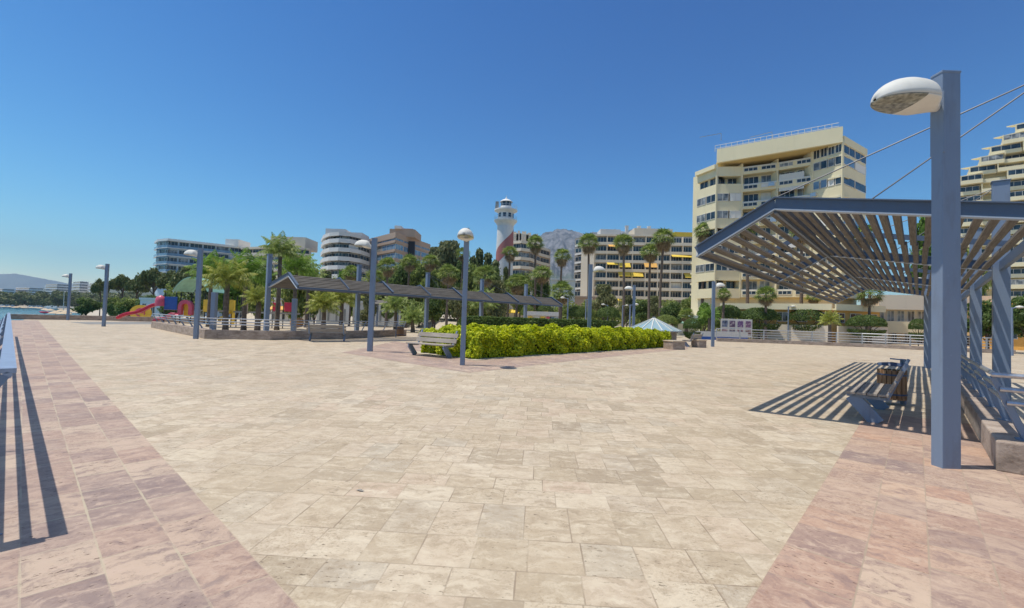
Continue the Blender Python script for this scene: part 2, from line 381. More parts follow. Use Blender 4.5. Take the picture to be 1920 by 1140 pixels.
# darker border strips round the beds in the middle of the square
m = MB()
m.add([(*p, .004) for p in (G(640, 661)[:2], G(880, 699)[:2], G(1085, 675)[:2], G(1290, 654)[:2], G(1290, 650)[:2], G(900, 660)[:2], G(740, 640)[:2])], [tuple(range(7))[::-1]])
tag(m.build('bed_border_paving', M['pinkL']), kind='structure')
m = MB(); m.add([(*G(*q)[:2], .006) for q in ((130, 604), (286, 603), (286, 608), (165, 608))], [(0, 1, 2, 3)][::1])
tag(m.build('path', M['asph']), kind='structure')
# hills and mountains, real distance and size
def ridge(name, pts, Y, mat, depth, seed, sub=14, base=-60, rough=1.0):
    rg = random.Random(seed); P = []
    for k in range(len(pts)-1):
        for i in range(sub):
            t = i/sub; P.append((pts[k][0]*(1-t)+pts[k+1][0]*t, pts[k][1]*(1-t)+pts[k+1][1]*t))
    P.append(pts[-1]); rows = 16; V = []
    from mathutils import noise as nz
    for r in range(rows+1):
        t = r/rows
        for (px, py) in P:
            top = at(px, py, Y); h = top.z-base
            prof = (1-t)**1.25
            w = nz.fractal(Vector((top.x/(depth*.28), t*3.4+seed, 0)), .8, 2.1, 6)*rough
            w2 = nz.fractal(Vector((top.x/(depth*.05), t*9+seed, 3)), .9, 2.1, 4)*rough
            z = base+h*prof+(h*.22*w+h*.05*w2)*math.sin(math.pi*min(1, t*1.0))+h*.03*w2
            V.append((top.x*(1-t*depth/Y*.9), Y-depth*t+depth*.16*w*t, z))
    n = len(P); back = len(V)
    V += [(V[i][0], Y+depth*.8, base) for i in range(n)]
    Fq = [(r*n+i, (r+1)*n+i, (r+1)*n+i+1, r*n+i+1) for r in range(rows) for i in range(n-1)]
    Fq += [(back+i, i, i+1, back+i+1) for i in range(n-1)]
    me = np_mesh(name, np.array(V), np.array(Fq), mat)
    tag(link(name, me), kind='structure')
ridge('mountain', [(930, 560), (975, 500), (1000, 455), (1014, 441), (1028, 434), (1044, 428), (1060, 429), (1076, 436), (1090, 434), (1108, 440), (1150, 434), (1200, 431), (1260, 444), (1330, 470), (1440, 520), (1560, 560)], 3200, M['rock'], 1500, 3)
ridge('far_hills', [(-700, 535), (-420, 512), (-200, 524), (-60, 518), (0, 514), (30, 513), (62, 519), (95, 525), (130, 532), (190, 545), (330, 560), (600, 575)], 7000, M['hill'], 1500, 5, rough=.35)
ridge('hill', [(-260, 552), (-60, 545), (60, 541), (200, 535), (330, 545), (600, 555), (900, 560), (1300, 565), (1500, 575), (2300, 590)], 1500, M['hill'], 350, 8, sub=6, base=-8, rough=.5)
# ------------------------------------------------------------------ pergolas
def pergola(loc, rz, L, frames, cols, label, grp):
    r = thing('pergola', label, 'pergola', loc, rz, grp)
    T = [(-.10, 3.26), (0, 3.30), (3.27, 3.87), (4.60, 3.13)]
    K, E = Vector((0, 3.27, 3.87)), Vector((0, 4.60, 3.13)); C0 = Vector((0, 0, 3.30))
    colobj = {}
    for x in cols:
        m = MB(); w = .125
        m.box(x-w, x+w, -.14, .14, 0, 5.15); m.box(x-.22, x+.22, -.24, .24, .0, .02)
        m.box(x-w-.03, x+w+.03, -.16, .16, 5.15, 5.17)
        cb = m.build('column', M['blue'], r, bevel=.008); colobj[x] = cb
    for i, x in enumerate(frames):
        main = x in cols or x == frames[-1]; h = .21 if main else .10
        m = MB(); off = Vector((x, 0, -h/2))
        y0 = C0+Vector((0, .15, 0))
        m.bar(y0+off, K+off, .035 if main else .05, h); m.bar(K+off, E+off, .035 if main else .05, h)
        if main:
            for dz in (-h, .0):
                o2 = Vector((x, 0, dz)); mi = 1 if dz < 0 else 0
                m.bar(y0+o2, K+o2, .13, .018, mi); m.bar(K+o2, E+o2, .13, .018, mi)
        m.build('rafter', [M['beam'], M['flange']], r)
    for nm, (y, z, w, h) in {'edge_beam': (.0, 3.28, .08, .20), 'tip_beam': (4.57, 3.03, .05, .12), 'ridge_beam': (3.27, 3.70, .05, .10)}.items():
        m = MB(); m.box(.02, L-.02, y-w/2, y+w/2, z-h, z); m.build(nm, M['beam'], r)
    rg = random.Random(4); m = MB()
    def slats(a, b, n):
        for k in range(n):
            t = (k+.5)/n; p = a.lerp(b, t); z = p.z-.165
            y = p.y+rg.uniform(-.008, .008); tl = rg.uniform(-.08, .08)
            d = (b-a).normalized(); nn = Vector((0, -d.z, d.y))
            for x0, x1 in zip(frames[:-1], frames[1:]):
                j = rg.uniform(-.012, .012)
                c0 = Vector((x0+.004+(0.02 if x0 == 0 else 0), y+j, z+j*.4)); c1 = Vector((x1-.004, y+j+rg.uniform(-.01, .01), z+rg.uniform(-.006, .006)))
                m.bar(c0, c1,   .092, .075, 0, up=(0, nn.y*.98+tl*.1, abs(nn.z)))
    slats(C0+Vector((0, .18, 0)), K, 18); slats(K, E, 8)
    m.build('slat_roof', M['slat'], r)
    for x in cols:
        for y, z in ((3.27, 3.87), (1.95, 3.64)):
            m = MB(); m.tube([(x, .1, 5.02), (x, y, z)], .010, 6)
            m.build('stay_cable', M['cable'], colobj[x])
    return r
# ------------------------------------------------------------------ lamp posts
def lamp_post(label, loc, rz, H=4.93, grp='steel lamp posts round the square', s=1.0):
    r = thing('street_lamp', label, 'street lamp', loc, rz, grp, s)
    m = MB(); m.box(-.11, .11, -.075, .075, 0, H); m.box(-.117, .117, -.08, .08, H-.02, H+.012)
    m.box(-.1104, -.085, -.09, .09, H-1.0, H-.25); m.build('post', M['blue'], r, bevel=.006)
    # head: a clam shell reaching out along -x, base at the post's side
    L = .77; ns, nc = 30, 14
    def W(t): return .262*max(.0, 1-(2*(.10+.90*t)-1)**2)**.5+.004
    def TP(t): return .285*max(.0, 1-(2*(.07+.93*t)-1)**2)**.55+.004
    def BT(t): return (.035 if t > .42 else .035+.05*(1-t/.42))*max(.0, 1-(2*(.10+.90*t)-1)**2)**.4+.003
    def pt(t, side, a):
        w, h = W(t), (TP(t) if side > 0 else BT(t))
        nk = smooth01(np.array(t/.26)).item(); w *= .30+.70*nk; h *= (.35+.65*nk) if side > 0 else 1
        x = -.10-L*t; zc = H-.40+.05*t
        if t < .12: zc += 0
        return (x, w*math.cos(a), zc+side*h*math.sin(a))
    for nm, side, t0, t1, mt in (('lamp_shell', 1, 0, 1, 'white'), ('lamp_housing', -1, 0, .46, 'white'), ('lamp_lens', -1, .46, 1, 'lens')):
        m = MB(); V = []; Fq = []
        for i in range(ns+1):
            t = t0+(t1-t0)*i/ns
            for j in range(nc+1):
                V.append(pt(min(t, .9985), side, math.pi*j/nc))
        for i in range(ns):
            for j in range(nc):
                a = i*(nc+1)+j; Fq.append((a, a+1, a+nc+2, a+nc+1) if side > 0 else (a, a+nc+1, a+nc+2, a+1))
        m.add(V, Fq)
        o = m.build(nm, M[mt], r if nm == 'lamp_shell' else shell, smooth=True)
        if nm == 'lamp_shell': shell = o
        so = o.modifiers.new('s', 'SOLIDIFY'); so.thickness = .006; so.offset = -1
    return r
# ------------------------------------------------------------------ bench
def make_bench(label, loc, rz, grp='timber and steel benches'):
    r = thing('park_bench', label, 'bench', loc, rz, grp)
    L = 2.15
    for x in (.14, L-.14):
        m = MB()
        m.bar((x, .42, 0), (x, .05, .44), .07, .21, up=(0, 1, .3))
        m.build('leg', M['blue'], r, bevel=.006)
        m = MB(); m.bar((x, -.02, .45), (x, .56, .43), .07, .05); m.bar((x, .54, .42), (x, .80, 1.06), .07, .055, up=(0, 1, 0))
        m.build('bracket', M['blue'], r, bevel=.005)
    for k in range(4):
        m = MB(); y = -.02+k*.15; m.box(0, L, y, y+.138, .478, .52)
        m.build('seat_board', M['bwood'], r, bevel=.006)
    for k in range(2):
        m = MB(); a = .60+k*.21; p0 = Vector((0, .575+(a-.5)*.41, a+.05))
        m.bar(p0, p0+Vector((L, 0, 0)), .045, .185, up=(0, .38, .92)); m.build('back_board', M['bwood'], r, bevel=.006)
    return r
# ------------------------------------------------------------------ railing
def railing(name, label, path, inn, mat_plate, grp=None, base_z=0.0, posts=2.0, k=1.0, closed_end=True, kind=None):
    """leaning rail: path = base line, inn = unit vectors (per corner) towards the square"""
    r = thing(name, label, 'railing', (path[0][0], path[0][1], base_z), 0, grp)
    o = Vector((path[0][0], path[0][1], 0))
    prof = [(0.47*k, 1.13, 'top_rail'), (.36*k, .96, 'rail'), (.27*k, .80, 'rail')]
    P = [Vector((p[0], p[1], 0))-o for p in path]; I = [Vector((*i, 0)) for i in inn]
    for off, z, nm in prof:
        m = MB(); q = [p+i*off+Vector((0, 0, z-base_z)) for p, i in zip(P, I)]
        for a, b in zip(q[:-1], q[1:]):
            if nm == 'top_rail' and mat_plate == M['railplate']: m.bar(a, b, .085, .035); m.tube([a-Vector((0, 0, .03)), b-Vector((0, 0, .03))], .025, 8)
            else: m.tube([a, b], .03, 8)
        for a in q[1:-1]: m.tube([a-Vector((0, 0, .018)), a+Vector((0, 0, .018))], .065, 12)
        m.build(nm, mat_plate, r)
    for a, b, ia, ib in zip(P[:-1], P[1:], I[:-1], I[1:]):
        L = (b-a).length; n = max(1, int(L/posts))
        for j in range(n+1):
            t = (j+.0)/n; p = a.lerp(b, t); i = ia.lerp(ib, t)
            if j == 0 and (a-P[0]).length > .01: continue
            m = MB(); d = (b-a).normalized()
            m.bar(p, p+i*.27*k+Vector((0, 0, .80-base_z)), .012, .08, up=i)
            m.bar(p+i*.27*k+Vector((0, 0, .80-base_z)), p+i*.455*k+Vector((0, 0, 1.10-base_z)), .012, .06, up=i)
            m.box(p.x-.07, p.x+.07, p.y-.07, p.y+.07, 0, .012)
            m.build('post', M['blue'], r)
    return r
# ------------------------------------------------------------------ near things placed
fd = Vector((.743, -.669))
pergola((6.97, 5.66, 0), R(48), 19.2, [0, 3.2, 6.4, 9.6, 12.8, 16, 19.2], (0, 6.4, 12.8, 19.2),
        'large slatted timber pergola on blue steel columns over the bench at the right', 'kinked slat pergolas')
P4 = Vector((1.35, 45.2, 0)); P0 = Vector((-15.1, 28.0, 0)); dv = (P0-P4); LL = dv.length
q = LL/4
pergola(P4, math.atan2(dv.y, dv.x), LL, [q*i/2 for i in range(9)], tuple(q*i for i in range(5)),
        'long slatted pergola behind the low wall in front of the palms', 'kinked slat pergolas')
def lp(px, bpx, top, Y, rz, label, py_top=None):
    b = at(bpx, 600, Y); zt = at(px, top, Y).z
    return lamp_post(label, (b.x, b.y, 0), rz, H=zt)
lamp_post('nearest lamp post, tall blue steel with a white clam shaped head', (5.24, 5.47, 0), 0, H=4.78)
lp(876, 870, 429, 15.4, R(90), 'lamp post beside the timber bench, its white head turned to the viewer')
lp(702, 696, 447, 19.9, 0, 'lamp post between the two timber benches, standing before the long pergola')
lp(376, 369, 466, 24.6, 0, 'lamp post standing at the corner of the low garden wall')
lp(201, 195, 495, 36, 0, 'lamp post just left of the red slide')
lp(133, 127, 513, 48.5, 0, 'leftmost and farthest lamp post, beside the low sea wall')
lp(1341, 1337, 528, 35.0, R(180), 'lamp post in front of the picture panels with its head to the right')
lp(1109, 1105, 496, 27.5, R(180), 'lamp post rising behind the golden bushes before the awning apartments')
lp(1190, 1188, 535, 40, 0, 'lamp post right of a tall palm behind the glass skylight')
lp(1740, 1739, 515, 20.6, R(-90), 'lamp post half hidden under the near pergola beside its bench')
# small lamp standards further back
def standard(label, px, top, Y, side):
    b = at(px, 600, Y); zt = at(px, top, Y).z
    r = thing('lamp_standard', label, 'street lamp', (b.x, b.y, -.05), 0, 'slim lamp standards beyond the square')
    m = MB(); m.tube([(0, 0, 0), (0, 0, zt)], [.10, .07], 8); m.tube([(0, 0, zt-.1), (side*.5, 0, zt+.05)], .04, 6)
    m.build('post', M['blue'], r)
    m = MB(); m.lathe([(.02, .14), (.2, .08), (.28, 0), (.2, -.06), (.02, -.08)], 12)
    m.build('lamp_head', M['white'], r, smooth=True, loc=(side*.62, 0, zt+.02))
for a in (('slim lamp standard among the clipped bushes left of the tall lamp post', 1064, 558, 52, -1), ('slim lamp standard in front of the round bushes and awning apartments', 1139, 571, 60, -1),
          ('slim lamp standard just left of the glass skylight', 1181, 570, 48, 1), ('slim pale lamp standard between two clipped trees by the far railing', 1478, 574, 60, 1),
          ('slim lamp standard at the far right edge of the square', 1897, 575, 36, 1), ('slim lamp standard behind the hedge left of the tall lamp post', 1098, 560, 60, 1),
          ('slim lamp standard before the second tall palm', 1167, 572, 70, 1)): standard(*a)
# blue columns of something hidden by the garden palms
for lb, px, top, Y in (('lone blue steel column behind the corner lamp post', 400, 548, 31), ('lone blue steel column under the left end of the long pergola', 551, 560, 34)):
    b = at(px, 600, Y); m = MB(); m.box(-.15, .15, -.15, .15, 0, at(px, top, Y).z); m.box(-.2, .2, -.2, .2, 0, .02)
    tag(m.build('steel_column', M['blue'], loc=(b.x, b.y, 0), bevel=.01), lb, 'column')
# small far shelter seen under the long pergola
b = at(727, 600, 62); r = thing('far_shelter', 'small far shelter with slatted grey roof seen under the long pergola', 'shelter', (b.x, b.y, 0), R(10))
for x in (-1.4, 1.3):
    m = MB(); m.box(x-.12, x+.12, -.12, .12, 0, 3.1); m.build('column', M['blue'], r)
m = MB(); m.add([(-2.2, -1.5, 3.0), (2.2, -1.5, 3.0), (2.0, 1.5, 3.6), (-2.0, 1.5, 3.6), (-2.2, -1.5, 3.1), (2.2, -1.5, 3.1), (2.0, 1.5, 3.7), (-2.0, 1.5, 3.7)], [(0, 3, 2, 1), (4, 5, 6, 7), (0, 1, 5, 4), (2, 3, 7, 6), (1, 2, 6, 5), (0, 4, 7, 3)])
m.build('slat_roof', M['slat'], r)
# benches
a = G(772, 666); b = G(846, 673); d = (b-a)
make_bench('timber bench on blue legs standing in front of the golden bushes', (a.x-.25, a.y+.0, 0), math.atan2(d.y, d.x))
a = G(577, 638.5); make_bench('dark timber bench standing against the low garden wall', (a.x+2.15, a.y+.45, 0), R(190))
p = G(1646, 794); o3 = p+uD*2.01+vD*.42
make_bench('timber bench seen end on in the striped shadow of the near pergola', (o3.x, o3.y, 0), R(228))
p = G(1291, 651); o4 = p+uD*2.01+vD*.42
make_bench('dark bench seen end on between the two stone planters', (o4.x, o4.y, 0), R(228))
# litter bins: two timber half drums under a steel hood
def litter_bin(label, loc, rz):
    r = thing('litter_bin', label, 'litter bin', loc, rz, 'timber litter bins')
    for k in range(18):
        a = 2*math.pi*k/18; m = MB(); rot = Matrix.Rotation(a, 3, 'Z')
        m.box(.235, .258, -.037, .037, .12, .76, 0, rot); m.build('stave', M['binwood'], r, bevel=.004)
    m = MB(); m.lathe([(.0, .14), (.228, .14), (.228, .72), (.20, .72)], 20); m.build('liner', M['black'], r)
    for z in (.22, .64): m = MB(); m.lathe([(.262, z), (.268, z), (.268, z+.035), (.262, z+.035)], 24); m.build('hoop', M['bluedk'], r)
    m = MB(); m.box(-.05, .05, .27, .33, 0, 1.0); m.bar((0, .32, .98), (0, .0, 1.0), .1, .03)
    m.build('stand', M['blue'], r, bevel=.005)
    m = MB(); m.lathe([(.0, .93), (.24, .90), (.27, .86), (.265, .85), (.0, .91)], 20, a0=0, a1=2*math.pi); m.build('hood', M['bluedk'], r)
p = G(1672, 758); litter_bin('timber litter bin behind the bench under the near pergola', (p.x, p.y, 0), R(-80))
p = G(750, 633); litter_bin('small timber litter bin at the right end of the low garden wall', (p.x, p.y, 0), R(100))
# railings
rd = Vector((-942, 850, 0)).normalized(); rn = Vector((rd.y, -rd.x, 0))
c0 = Vector((-3.49, 3.17, 0))-rn*.47
inn = [rn, (rn), (rn)]
far = c0+rd*28; near2 = c0-rn*2.6
railing('terrace_railing', 'leaning metal railing along the left edge of the terrace', [tuple(far)[:2], tuple(c0)[:2]], [tuple(rn)[:2]]*2, M['railplate'], posts=2.6)
cc = c0-rd*0
railing('terrace_railing', 'short return of the metal railing at the near left corner', [tuple(c0-rn*.0+rn*.40)[:2], tuple(near2)[:2]], [(0, 0), (0, 0)], M['railplate'], posts=3.0)
# raised kerb bed at the right with its leaning rail
kc = G(1868, 884); kc = Vector((kc.x, kc.y, 0))
m = MB(); w = .42
a, b = kc, kc+uD*13.5; c = b-vD*w; d = kc-vD*w+uD*w
e = kc-vD*7.5; f = e+uD*w
m.prism([tuple(v)[:2] for v in (a, e, f, d, c, b)][::1], 0, .36)
tag(m.build('stone_kerb_wall', M['kerb'], bevel=.02), 'rough brown stone kerb wall behind the nearest lamp post', 'low wall')
m = MB(); m.add([(*tuple(v)[:2], .12) for v in (kc-vD*w*.9+uD*w*.9, kc-vD*7.4+uD*w*.9, kc-vD*7.4+uD*13.4, kc-vD*w*.9+uD*13.4)], [(0, 1, 2, 3)])
tag(m.build('garden_floor', M['ground']), kind='structure')
kk = kc-vD*.28+uD*.28
railing('kerb_railing', 'leaning metal railing on the long side of the right kerb wall', [tuple(kk+uD*.1)[:2], tuple(kk+uD*13)[:2]], [tuple(vD)[:2]]*2, M['galv'], base_z=.36, posts=1.6, k=.6)
railing('kerb_railing', 'leaning metal railing on the near side of the right kerb wall', [tuple(kk)[:2], tuple(kk-vD*7)[:2]], [tuple(vD*.75-uD*.65)[:2], tuple(-uD)[:2]], M['galv'], base_z=.36, posts=2.6, k=.9)
# low garden wall in the middle left, with its rail
gp = [G(283, 614), G(383, 635), G(505, 637.5), G(640, 635.5), G(762, 630)]
gp = [Vector((p.x, p.y, 0)) for p in gp]
def wallband(name, P, w, h, mat, label, cat='low wall', z0=0):
    m = MB(); nn = []
    for i in range(len(P)):
        d = (P[min(i+1, len(P)-1)]-P[max(i-1, 0)]).normalized(); nn.append(Vector((-d.y, d.x, 0)))
    Q = [p+n*w for p, n in zip(P, nn)]
    m.prism([tuple(p)[:2] for p in P]+[tuple(p)[:2] for p in Q[::-1]], z0, z0+h)
    return tag(m.build(name, mat, bevel=.015), label, cat), nn
_, nn = wallband('garden_wall', gp, .5, .5, M['kerb'], 'low brown stone wall round the playground and palm garden')
inn = [tuple(-n)[:2] for n in nn]
railing('garden_railing', 'leaning pale railing on top of the low garden wall', [tuple(p+n*.42)[:2] for p, n in zip(gp, nn)], inn, M['galv'], base_z=.5, posts=2.2, k=.7)
# ground inside the garden
gi = [p+n*.45 for p, n in zip(gp, nn)]
m = MB(); back = [G(770, 612, 0), G(500, 609, 0), G(340, 606, 0)]
# far left low sea wall
sw = [Vector((*G(14, 598.5)[:2], 0)), Vector((*G(150, 600)[:2], 0)), Vector((*G(290, 603)[:2], 0)), Vector((*G(380, 606)[:2], 0))]
wallband('sea_wall', sw, .5, .52, M['kerb'], 'long low brown wall at the far left end of the square', z0=0)
# far right railing on its kerb
fr = [Vector((*G(px, py)[:2], 0)) for px, py in ((1345, 640), (1480, 645), (1620, 651), (1760, 658), (1905, 664))]
wallband('far_kerb', fr, .5, .35, M['kerb'], 'low kerb wall carrying the far railing at the right', z0=0)
r = thing('far_railing', 'long pale horizontal railing before the apartment gardens at the right', 'railing', (fr[0].x, fr[0].y, 0))
for z in (.55, .8, 1.05, 1.32):
    m = MB(); q = [p-fr[0]+Vector((0, .25, z)) for p in fr]
    for a, b in zip(q[:-1], q[1:]): m.tube([a, b], .035 if z < 1.3 else .05, 6)
    m.build('rail', M['galv'], r)
for a, b in zip(fr[:-1], fr[1:]):
    for j in range(3):
        p = a.lerp(b, j/3)-fr[0]; m = MB(); m.box(p.x-.04, p.x+.04, p.y+.2, p.y+.3, .3, 1.32); m.build('post', M['galv'], r)
# stone planters with a small olive
for lb, px, py, s in (('square stone planter at the right end of the golden bushes', 1268, 655.5, .95), ('square stone planter left of the lamp post at the far railing', 1315, 652, .7)):
    p = G(px, py); m = MB(); m.prism([(-s/2-.04, -s/2-.04), (s/2+.04, -s/2-.04), (s/2+.04, s/2+.04), (-s/2-.04, s/2+.04)], .50, .56)
    r = thing('stone_planter', lb, 'planter', (p.x, p.y+.4, 0), R(20), 'stone planters'); m.build('rim', M['tan'], r, bevel=.01)
    m = MB(); m.box(-s/2, s/2, -s/2, s/2, 0, .50); m.build('planter_body', M['kerb'], r, bevel=.015)
    m = MB(); m.box(-s/2+.06, s/2-.06, -s/2+.06, s/2-.06, .5, .575); m.build('soil', M['ground'], r)
# glass skylight cone on a round wall
c = at(1226, 600, 35.5); r = thing('glass_skylight', 'round tent shaped glass skylight on a low brown drum', 'skylight', (c.x, c.y, 0))
n = 16; RO = 2.05
for k in range(n):
    a0, a1 = 2*math.pi*k/n, 2*math.pi*(k+1)/n
    m = MB(); m.add([(RO*math.cos(a0), RO*math.sin(a0), 1.12), (RO*math.cos(a1), RO*math.sin(a1), 1.12), (.12*math.cos(a1), .12*math.sin(a1), 2.02), (.12*math.cos(a0), .12*math.sin(a0), 2.02)], [(0, 1, 2, 3)])
    m.build('pane', M['skyl'], r)
    m = MB(); m.bar((RO*math.cos(a0), RO*math.sin(a0), 1.14), (.1*math.cos(a0), .1*math.sin(a0), 2.05), .06, .05); m.build('rib', M['white'], r)
m = MB(); m.lathe([(0, 2.0), (.14, 2.0), (.14, 2.14), (0, 2.16)], 12); m.lathe([(RO-.1, 1.06), (RO+.06, 1.06), (RO+.06, 1.13), (RO-.1, 1.13)], 32); m.build('ring', M['galv'], r)
m = MB(); m.lathe([(RO-.35, 0), (RO-.35, 1.06)], 32); m.build('drum', M['kerb'], r)
# leaf or scrap lying on the paving
p = G(676, 921); m = MB(); m.add([(-.045, -.008, .008), (.0, -.014, .016), (.05, .0, .01), (.0, .012, .014), (-.04, .008, .008)], [(0, 1, 2, 3, 4)])
tag(m.build('dry_leaf', M['asph'], loc=(p.x, p.y, 0)), 'single dark dry leaf lying on the pale paving', 'leaf')
bpy.data.objects['dry_leaf'].rotation_euler = (0, 0, R(-25))
# ------------------------------------------------------------------ vegetation builders
def leaf_arrays(C, Rr, N, size, rng, shell=.55, lean=None, asp=.5, up=.35):
    """N leaf quads spread through ellipsoid blobs C (k,3) radii Rr (k,3)"""
    C = np.asarray(C, float); Rr = np.asarray(Rr, float)
    vol = Rr.prod(1)**.72; k = rng.choice(len(C), N, p=vol/vol.sum())
    d = rng.normal(size=(N, 3)); d /= np.linalg.norm(d, axis=1)[:, None]
    rad = shell+(1-shell)*rng.random(N)**.6; rad *= 1+.10*rng.normal(size=N)
    P = C[k]+d*Rr[k]*rad[:, None]
    n = d+rng.normal(size=(N, 3))*.7; n[:, 2] += up; n /= np.linalg.norm(n, axis=1)[:, None]
    a = np.cross(n, rng.normal(size=(N, 3))); a /= np.linalg.norm(a, axis=1)[:, None]; b = np.cross(n, a)
    s = size*(.6+.8*rng.random(N))[:, None]
    V = np.stack([P-a*s, P-b*s*asp+n*s*.12, P+a*s, P+b*s*asp+n*s*.12], 1).reshape(-1, 3)
    return V
def leafmesh(name, V, mat):
    return np_mesh(name, V, np.arange(len(V)).reshape(-1, 4), mat)
def tree_proto(name, seed, mat, W=1.0, Hc=.75, trunk=.3, nb=34, N=5200, ls=.035, shape='round'):
    """unit tree: total height 1, crown width ~W; returns (crown mesh, trunk mesh)"""
    rng = np.random.default_rng(seed); C = []; Rr = []
    for i in range(nb):
        while True:
            p = rng.uniform(-1, 1, 3)
            if (p**2).sum() < 1: break
        z = trunk+.12+(p[2]*.5+.5)*(Hc-.14)
        t = (z-trunk)/(1-trunk)
        if shape == 'cone': rr = max(.04, (1-t))*.9
        elif shape == 'umb': rr = 1.0
        else: rr = math.sqrt(max(.05, 1-(2*t-.9)**2*.8))
        x, y = p[0]*W/2*.74*rr, p[1]*W/2*.74*rr
        q = rng.uniform(.10, .2)*(.75 if shape == 'cone' else 1)*min(1, W+.2)
        if shape == 'umb': z = 1-.16-.1*(p[0]**2+p[1]**2)+.05*p[2]; q *= .8
        C.append((x, y, z)); Rr.append((q, q, q*.72))
    V = leaf_arrays(C, Rr, N, ls, rng); V[:, 2] = np.minimum(V[:, 2], 1.02)
    cm = leafmesh(name+'_crown', V, mat)
    m = MB(); top = .8 if shape == 'umb' else .72
    m.tube([(0, 0, -.04), (.012, .005, trunk*.6), (.0, .01, trunk+.1), (.01, 0, top)], [.034, .026, .02, .007], 8)
    for i in range(9):
        c = C[int(rng.integers(len(C)))]; z0 = trunk*.8+.25*rng.random()*(.5 if shape != 'umb' else 1.5)
        m.tube([(0, 0, z0), (c[0]*.5, c[1]*.5, (z0+c[2])/2+.0), c], [.013, .009, .004], 5)
    return cm, m.mesh(name+'_trunk', M['bark'])
PROT = {}
def tree(kind, name, label, px, top, Y, wpx, base=None, group='trees beyond the square', cat='tree'):
    p = at(px, 585, Y); zt = at(px, top, Y).z; z0 = ground_z(p.x, p.y) if base is None else at(px, base, Y).z
    h = zt-z0; w = wpx/F*Y; cm, tm, W = PROT[kind]
    r = thing(name, label, cat, (p.x, p.y, z0), random.uniform(0, 6.28), group, (w/W, w/W, h))
    link('crown', cm, r); link('trunk', tm, r); return r
def ground_z(x, y):
    rr = math.hypot(x, y); n = nval(x, y)
    if rr < 61: return 0.0
    if n > 60: return max(-.1, min(2.5, (y-75)*.035))
    return -2.2
def mkp(kind, seed, mat, W, **k):
    cm, tm = tree_proto(kind, seed, mat, W, **k); PROT[kind] = (cm, tm, W)
mkp('round', 1, M['leafm'], .9, trunk=.22); mkp('round2', 2, M['leafo'], 1.0, trunk=.25, nb=28); mkp('darkr', 3, M['leafd'], .9, trunk=.2)
mkp('bright', 4, M['leafb'], .9, trunk=.15, nb=26); mkp('pine', 5, M['pine'], 1.0, trunk=.5, shape='umb', nb=30, Hc=.4); mkp('cone', 6, M['pine'], .5, trunk=.08, shape='cone', Hc=.9)
def clipped(kind, seed, mat, N=7000):
    rng = np.random.default_rng(seed); d = rng.normal(size=(N, 3)); d /= np.linalg.norm(d, axis=1)[:, None]
    d[:, 2] = np.abs(d[:, 2])**.8*np.sign(d[:, 2]+.25)
    rad = 1+.03*np.sin(d[:, 0]*9)*np.cos(d[:, 1]*8+d[:, 2]*7)
    P = d*rad[:, None]*(.88+.13*rng.random(N))[:, None]; P = P*np.array([.5, .5, .38])+np.array([0, 0, .60])
    n = d+rng.normal(size=(N, 3))*.6; n /= np.linalg.norm(n, axis=1)[:, None]
    a = np.cross(n, rng.normal(size=(N, 3))); a /= np.linalg.norm(a, axis=1)[:, None]; b = np.cross(n, a); s = .022
    V = np.stack([P-a*s, P-b*s*.6, P+a*s, P+b*s*.6], 1).reshape(-1, 3)
    m = MB(); m.tube([(0, 0, -.02), (0, .01, .3), (0, 0, .6)], [.03, .025, .02], 8)
    for i in range(6):
        t = i*1.05; m.tube([(0, 0, .28), (.3*math.cos(t), .3*math.sin(t), .6)], [.014, .008], 5)
    PROT[kind] = (leafmesh(kind, V, mat), m.mesh(kind+'_t', M['bark']), 1.0)
clipped('clip', 11, M['leafd']); clipped('clipm', 12, M['leafm'])
# fan palm (crown of fans, skirt of dead fans, tall trunk)
def fan_crown(seed, n=42, r=1.0, dead=False):
    rg = random.Random(seed); V = []; Fq = []
    def quad(a, b, c, d):
        k = len(V); V.extend([tuple(a), tuple(b), tuple(c), tuple(d)]); Fq.append((k, k+1, k+2, k+3))
    for i in range(n):
        az = i*2.39996+rg.uniform(-.3, .3); el = (R(rg.uniform(-70, -8)) if dead else R(85-115*(i+.5)/n+rg.uniform(-8, 8)))
        d = Vector((math.cos(az)*math.cos(el), math.sin(az)*math.cos(el), math.sin(el)))
        pl = r*rg.uniform(.38, .52)*(.7 if dead else 1); c = d*pl
        sd = d.cross(Vector((0, 0, 1))).normalized() if abs(d.z) < .97 else Vector((1, 0, 0)); up = sd.cross(d).normalized()
        quad(-sd*.012*r, sd*.012*r, c+sd*.008*r, c-sd*.008*r)
        L = r*rg.uniform(.45, .6)*(.8 if dead else 1); nl = 13; roll = rg.uniform(-.5, .5)
        s2 = sd*math.cos(roll)+up*math.sin(roll); u2 = s2.cross(d)
        for k in range(nl):
            t = R(-78+156*k/(nl-1)); ld = (d*math.cos(t)+s2*math.sin(t)+u2*.10*(1 if k % 2 else -1)).normalized()
            w = s2*math.cos(t)-d*math.sin(t); wd = L*.062
            mid = c+ld*L*.6+Vector((0, 0, -.03*L)); tip = c+ld*L*rg.uniform(.82, 1.2)+Vector((0, 0, -L*(.28 if not dead else .4)))
            quad(c, mid+w*wd, tip, mid-w*wd)
    return np.array(V), np.array(Fq)
FANS = []
for sd in range(4):
    V, Fq = fan_crown(20+sd); a = np_mesh('fan_crown', V, Fq, M['palm'])
    V, Fq = fan_crown(40+sd, 44, .95, True); b = np_mesh('fan_skirt', V, Fq, M['dead']); FANS.append((a, b))
_k = [0]
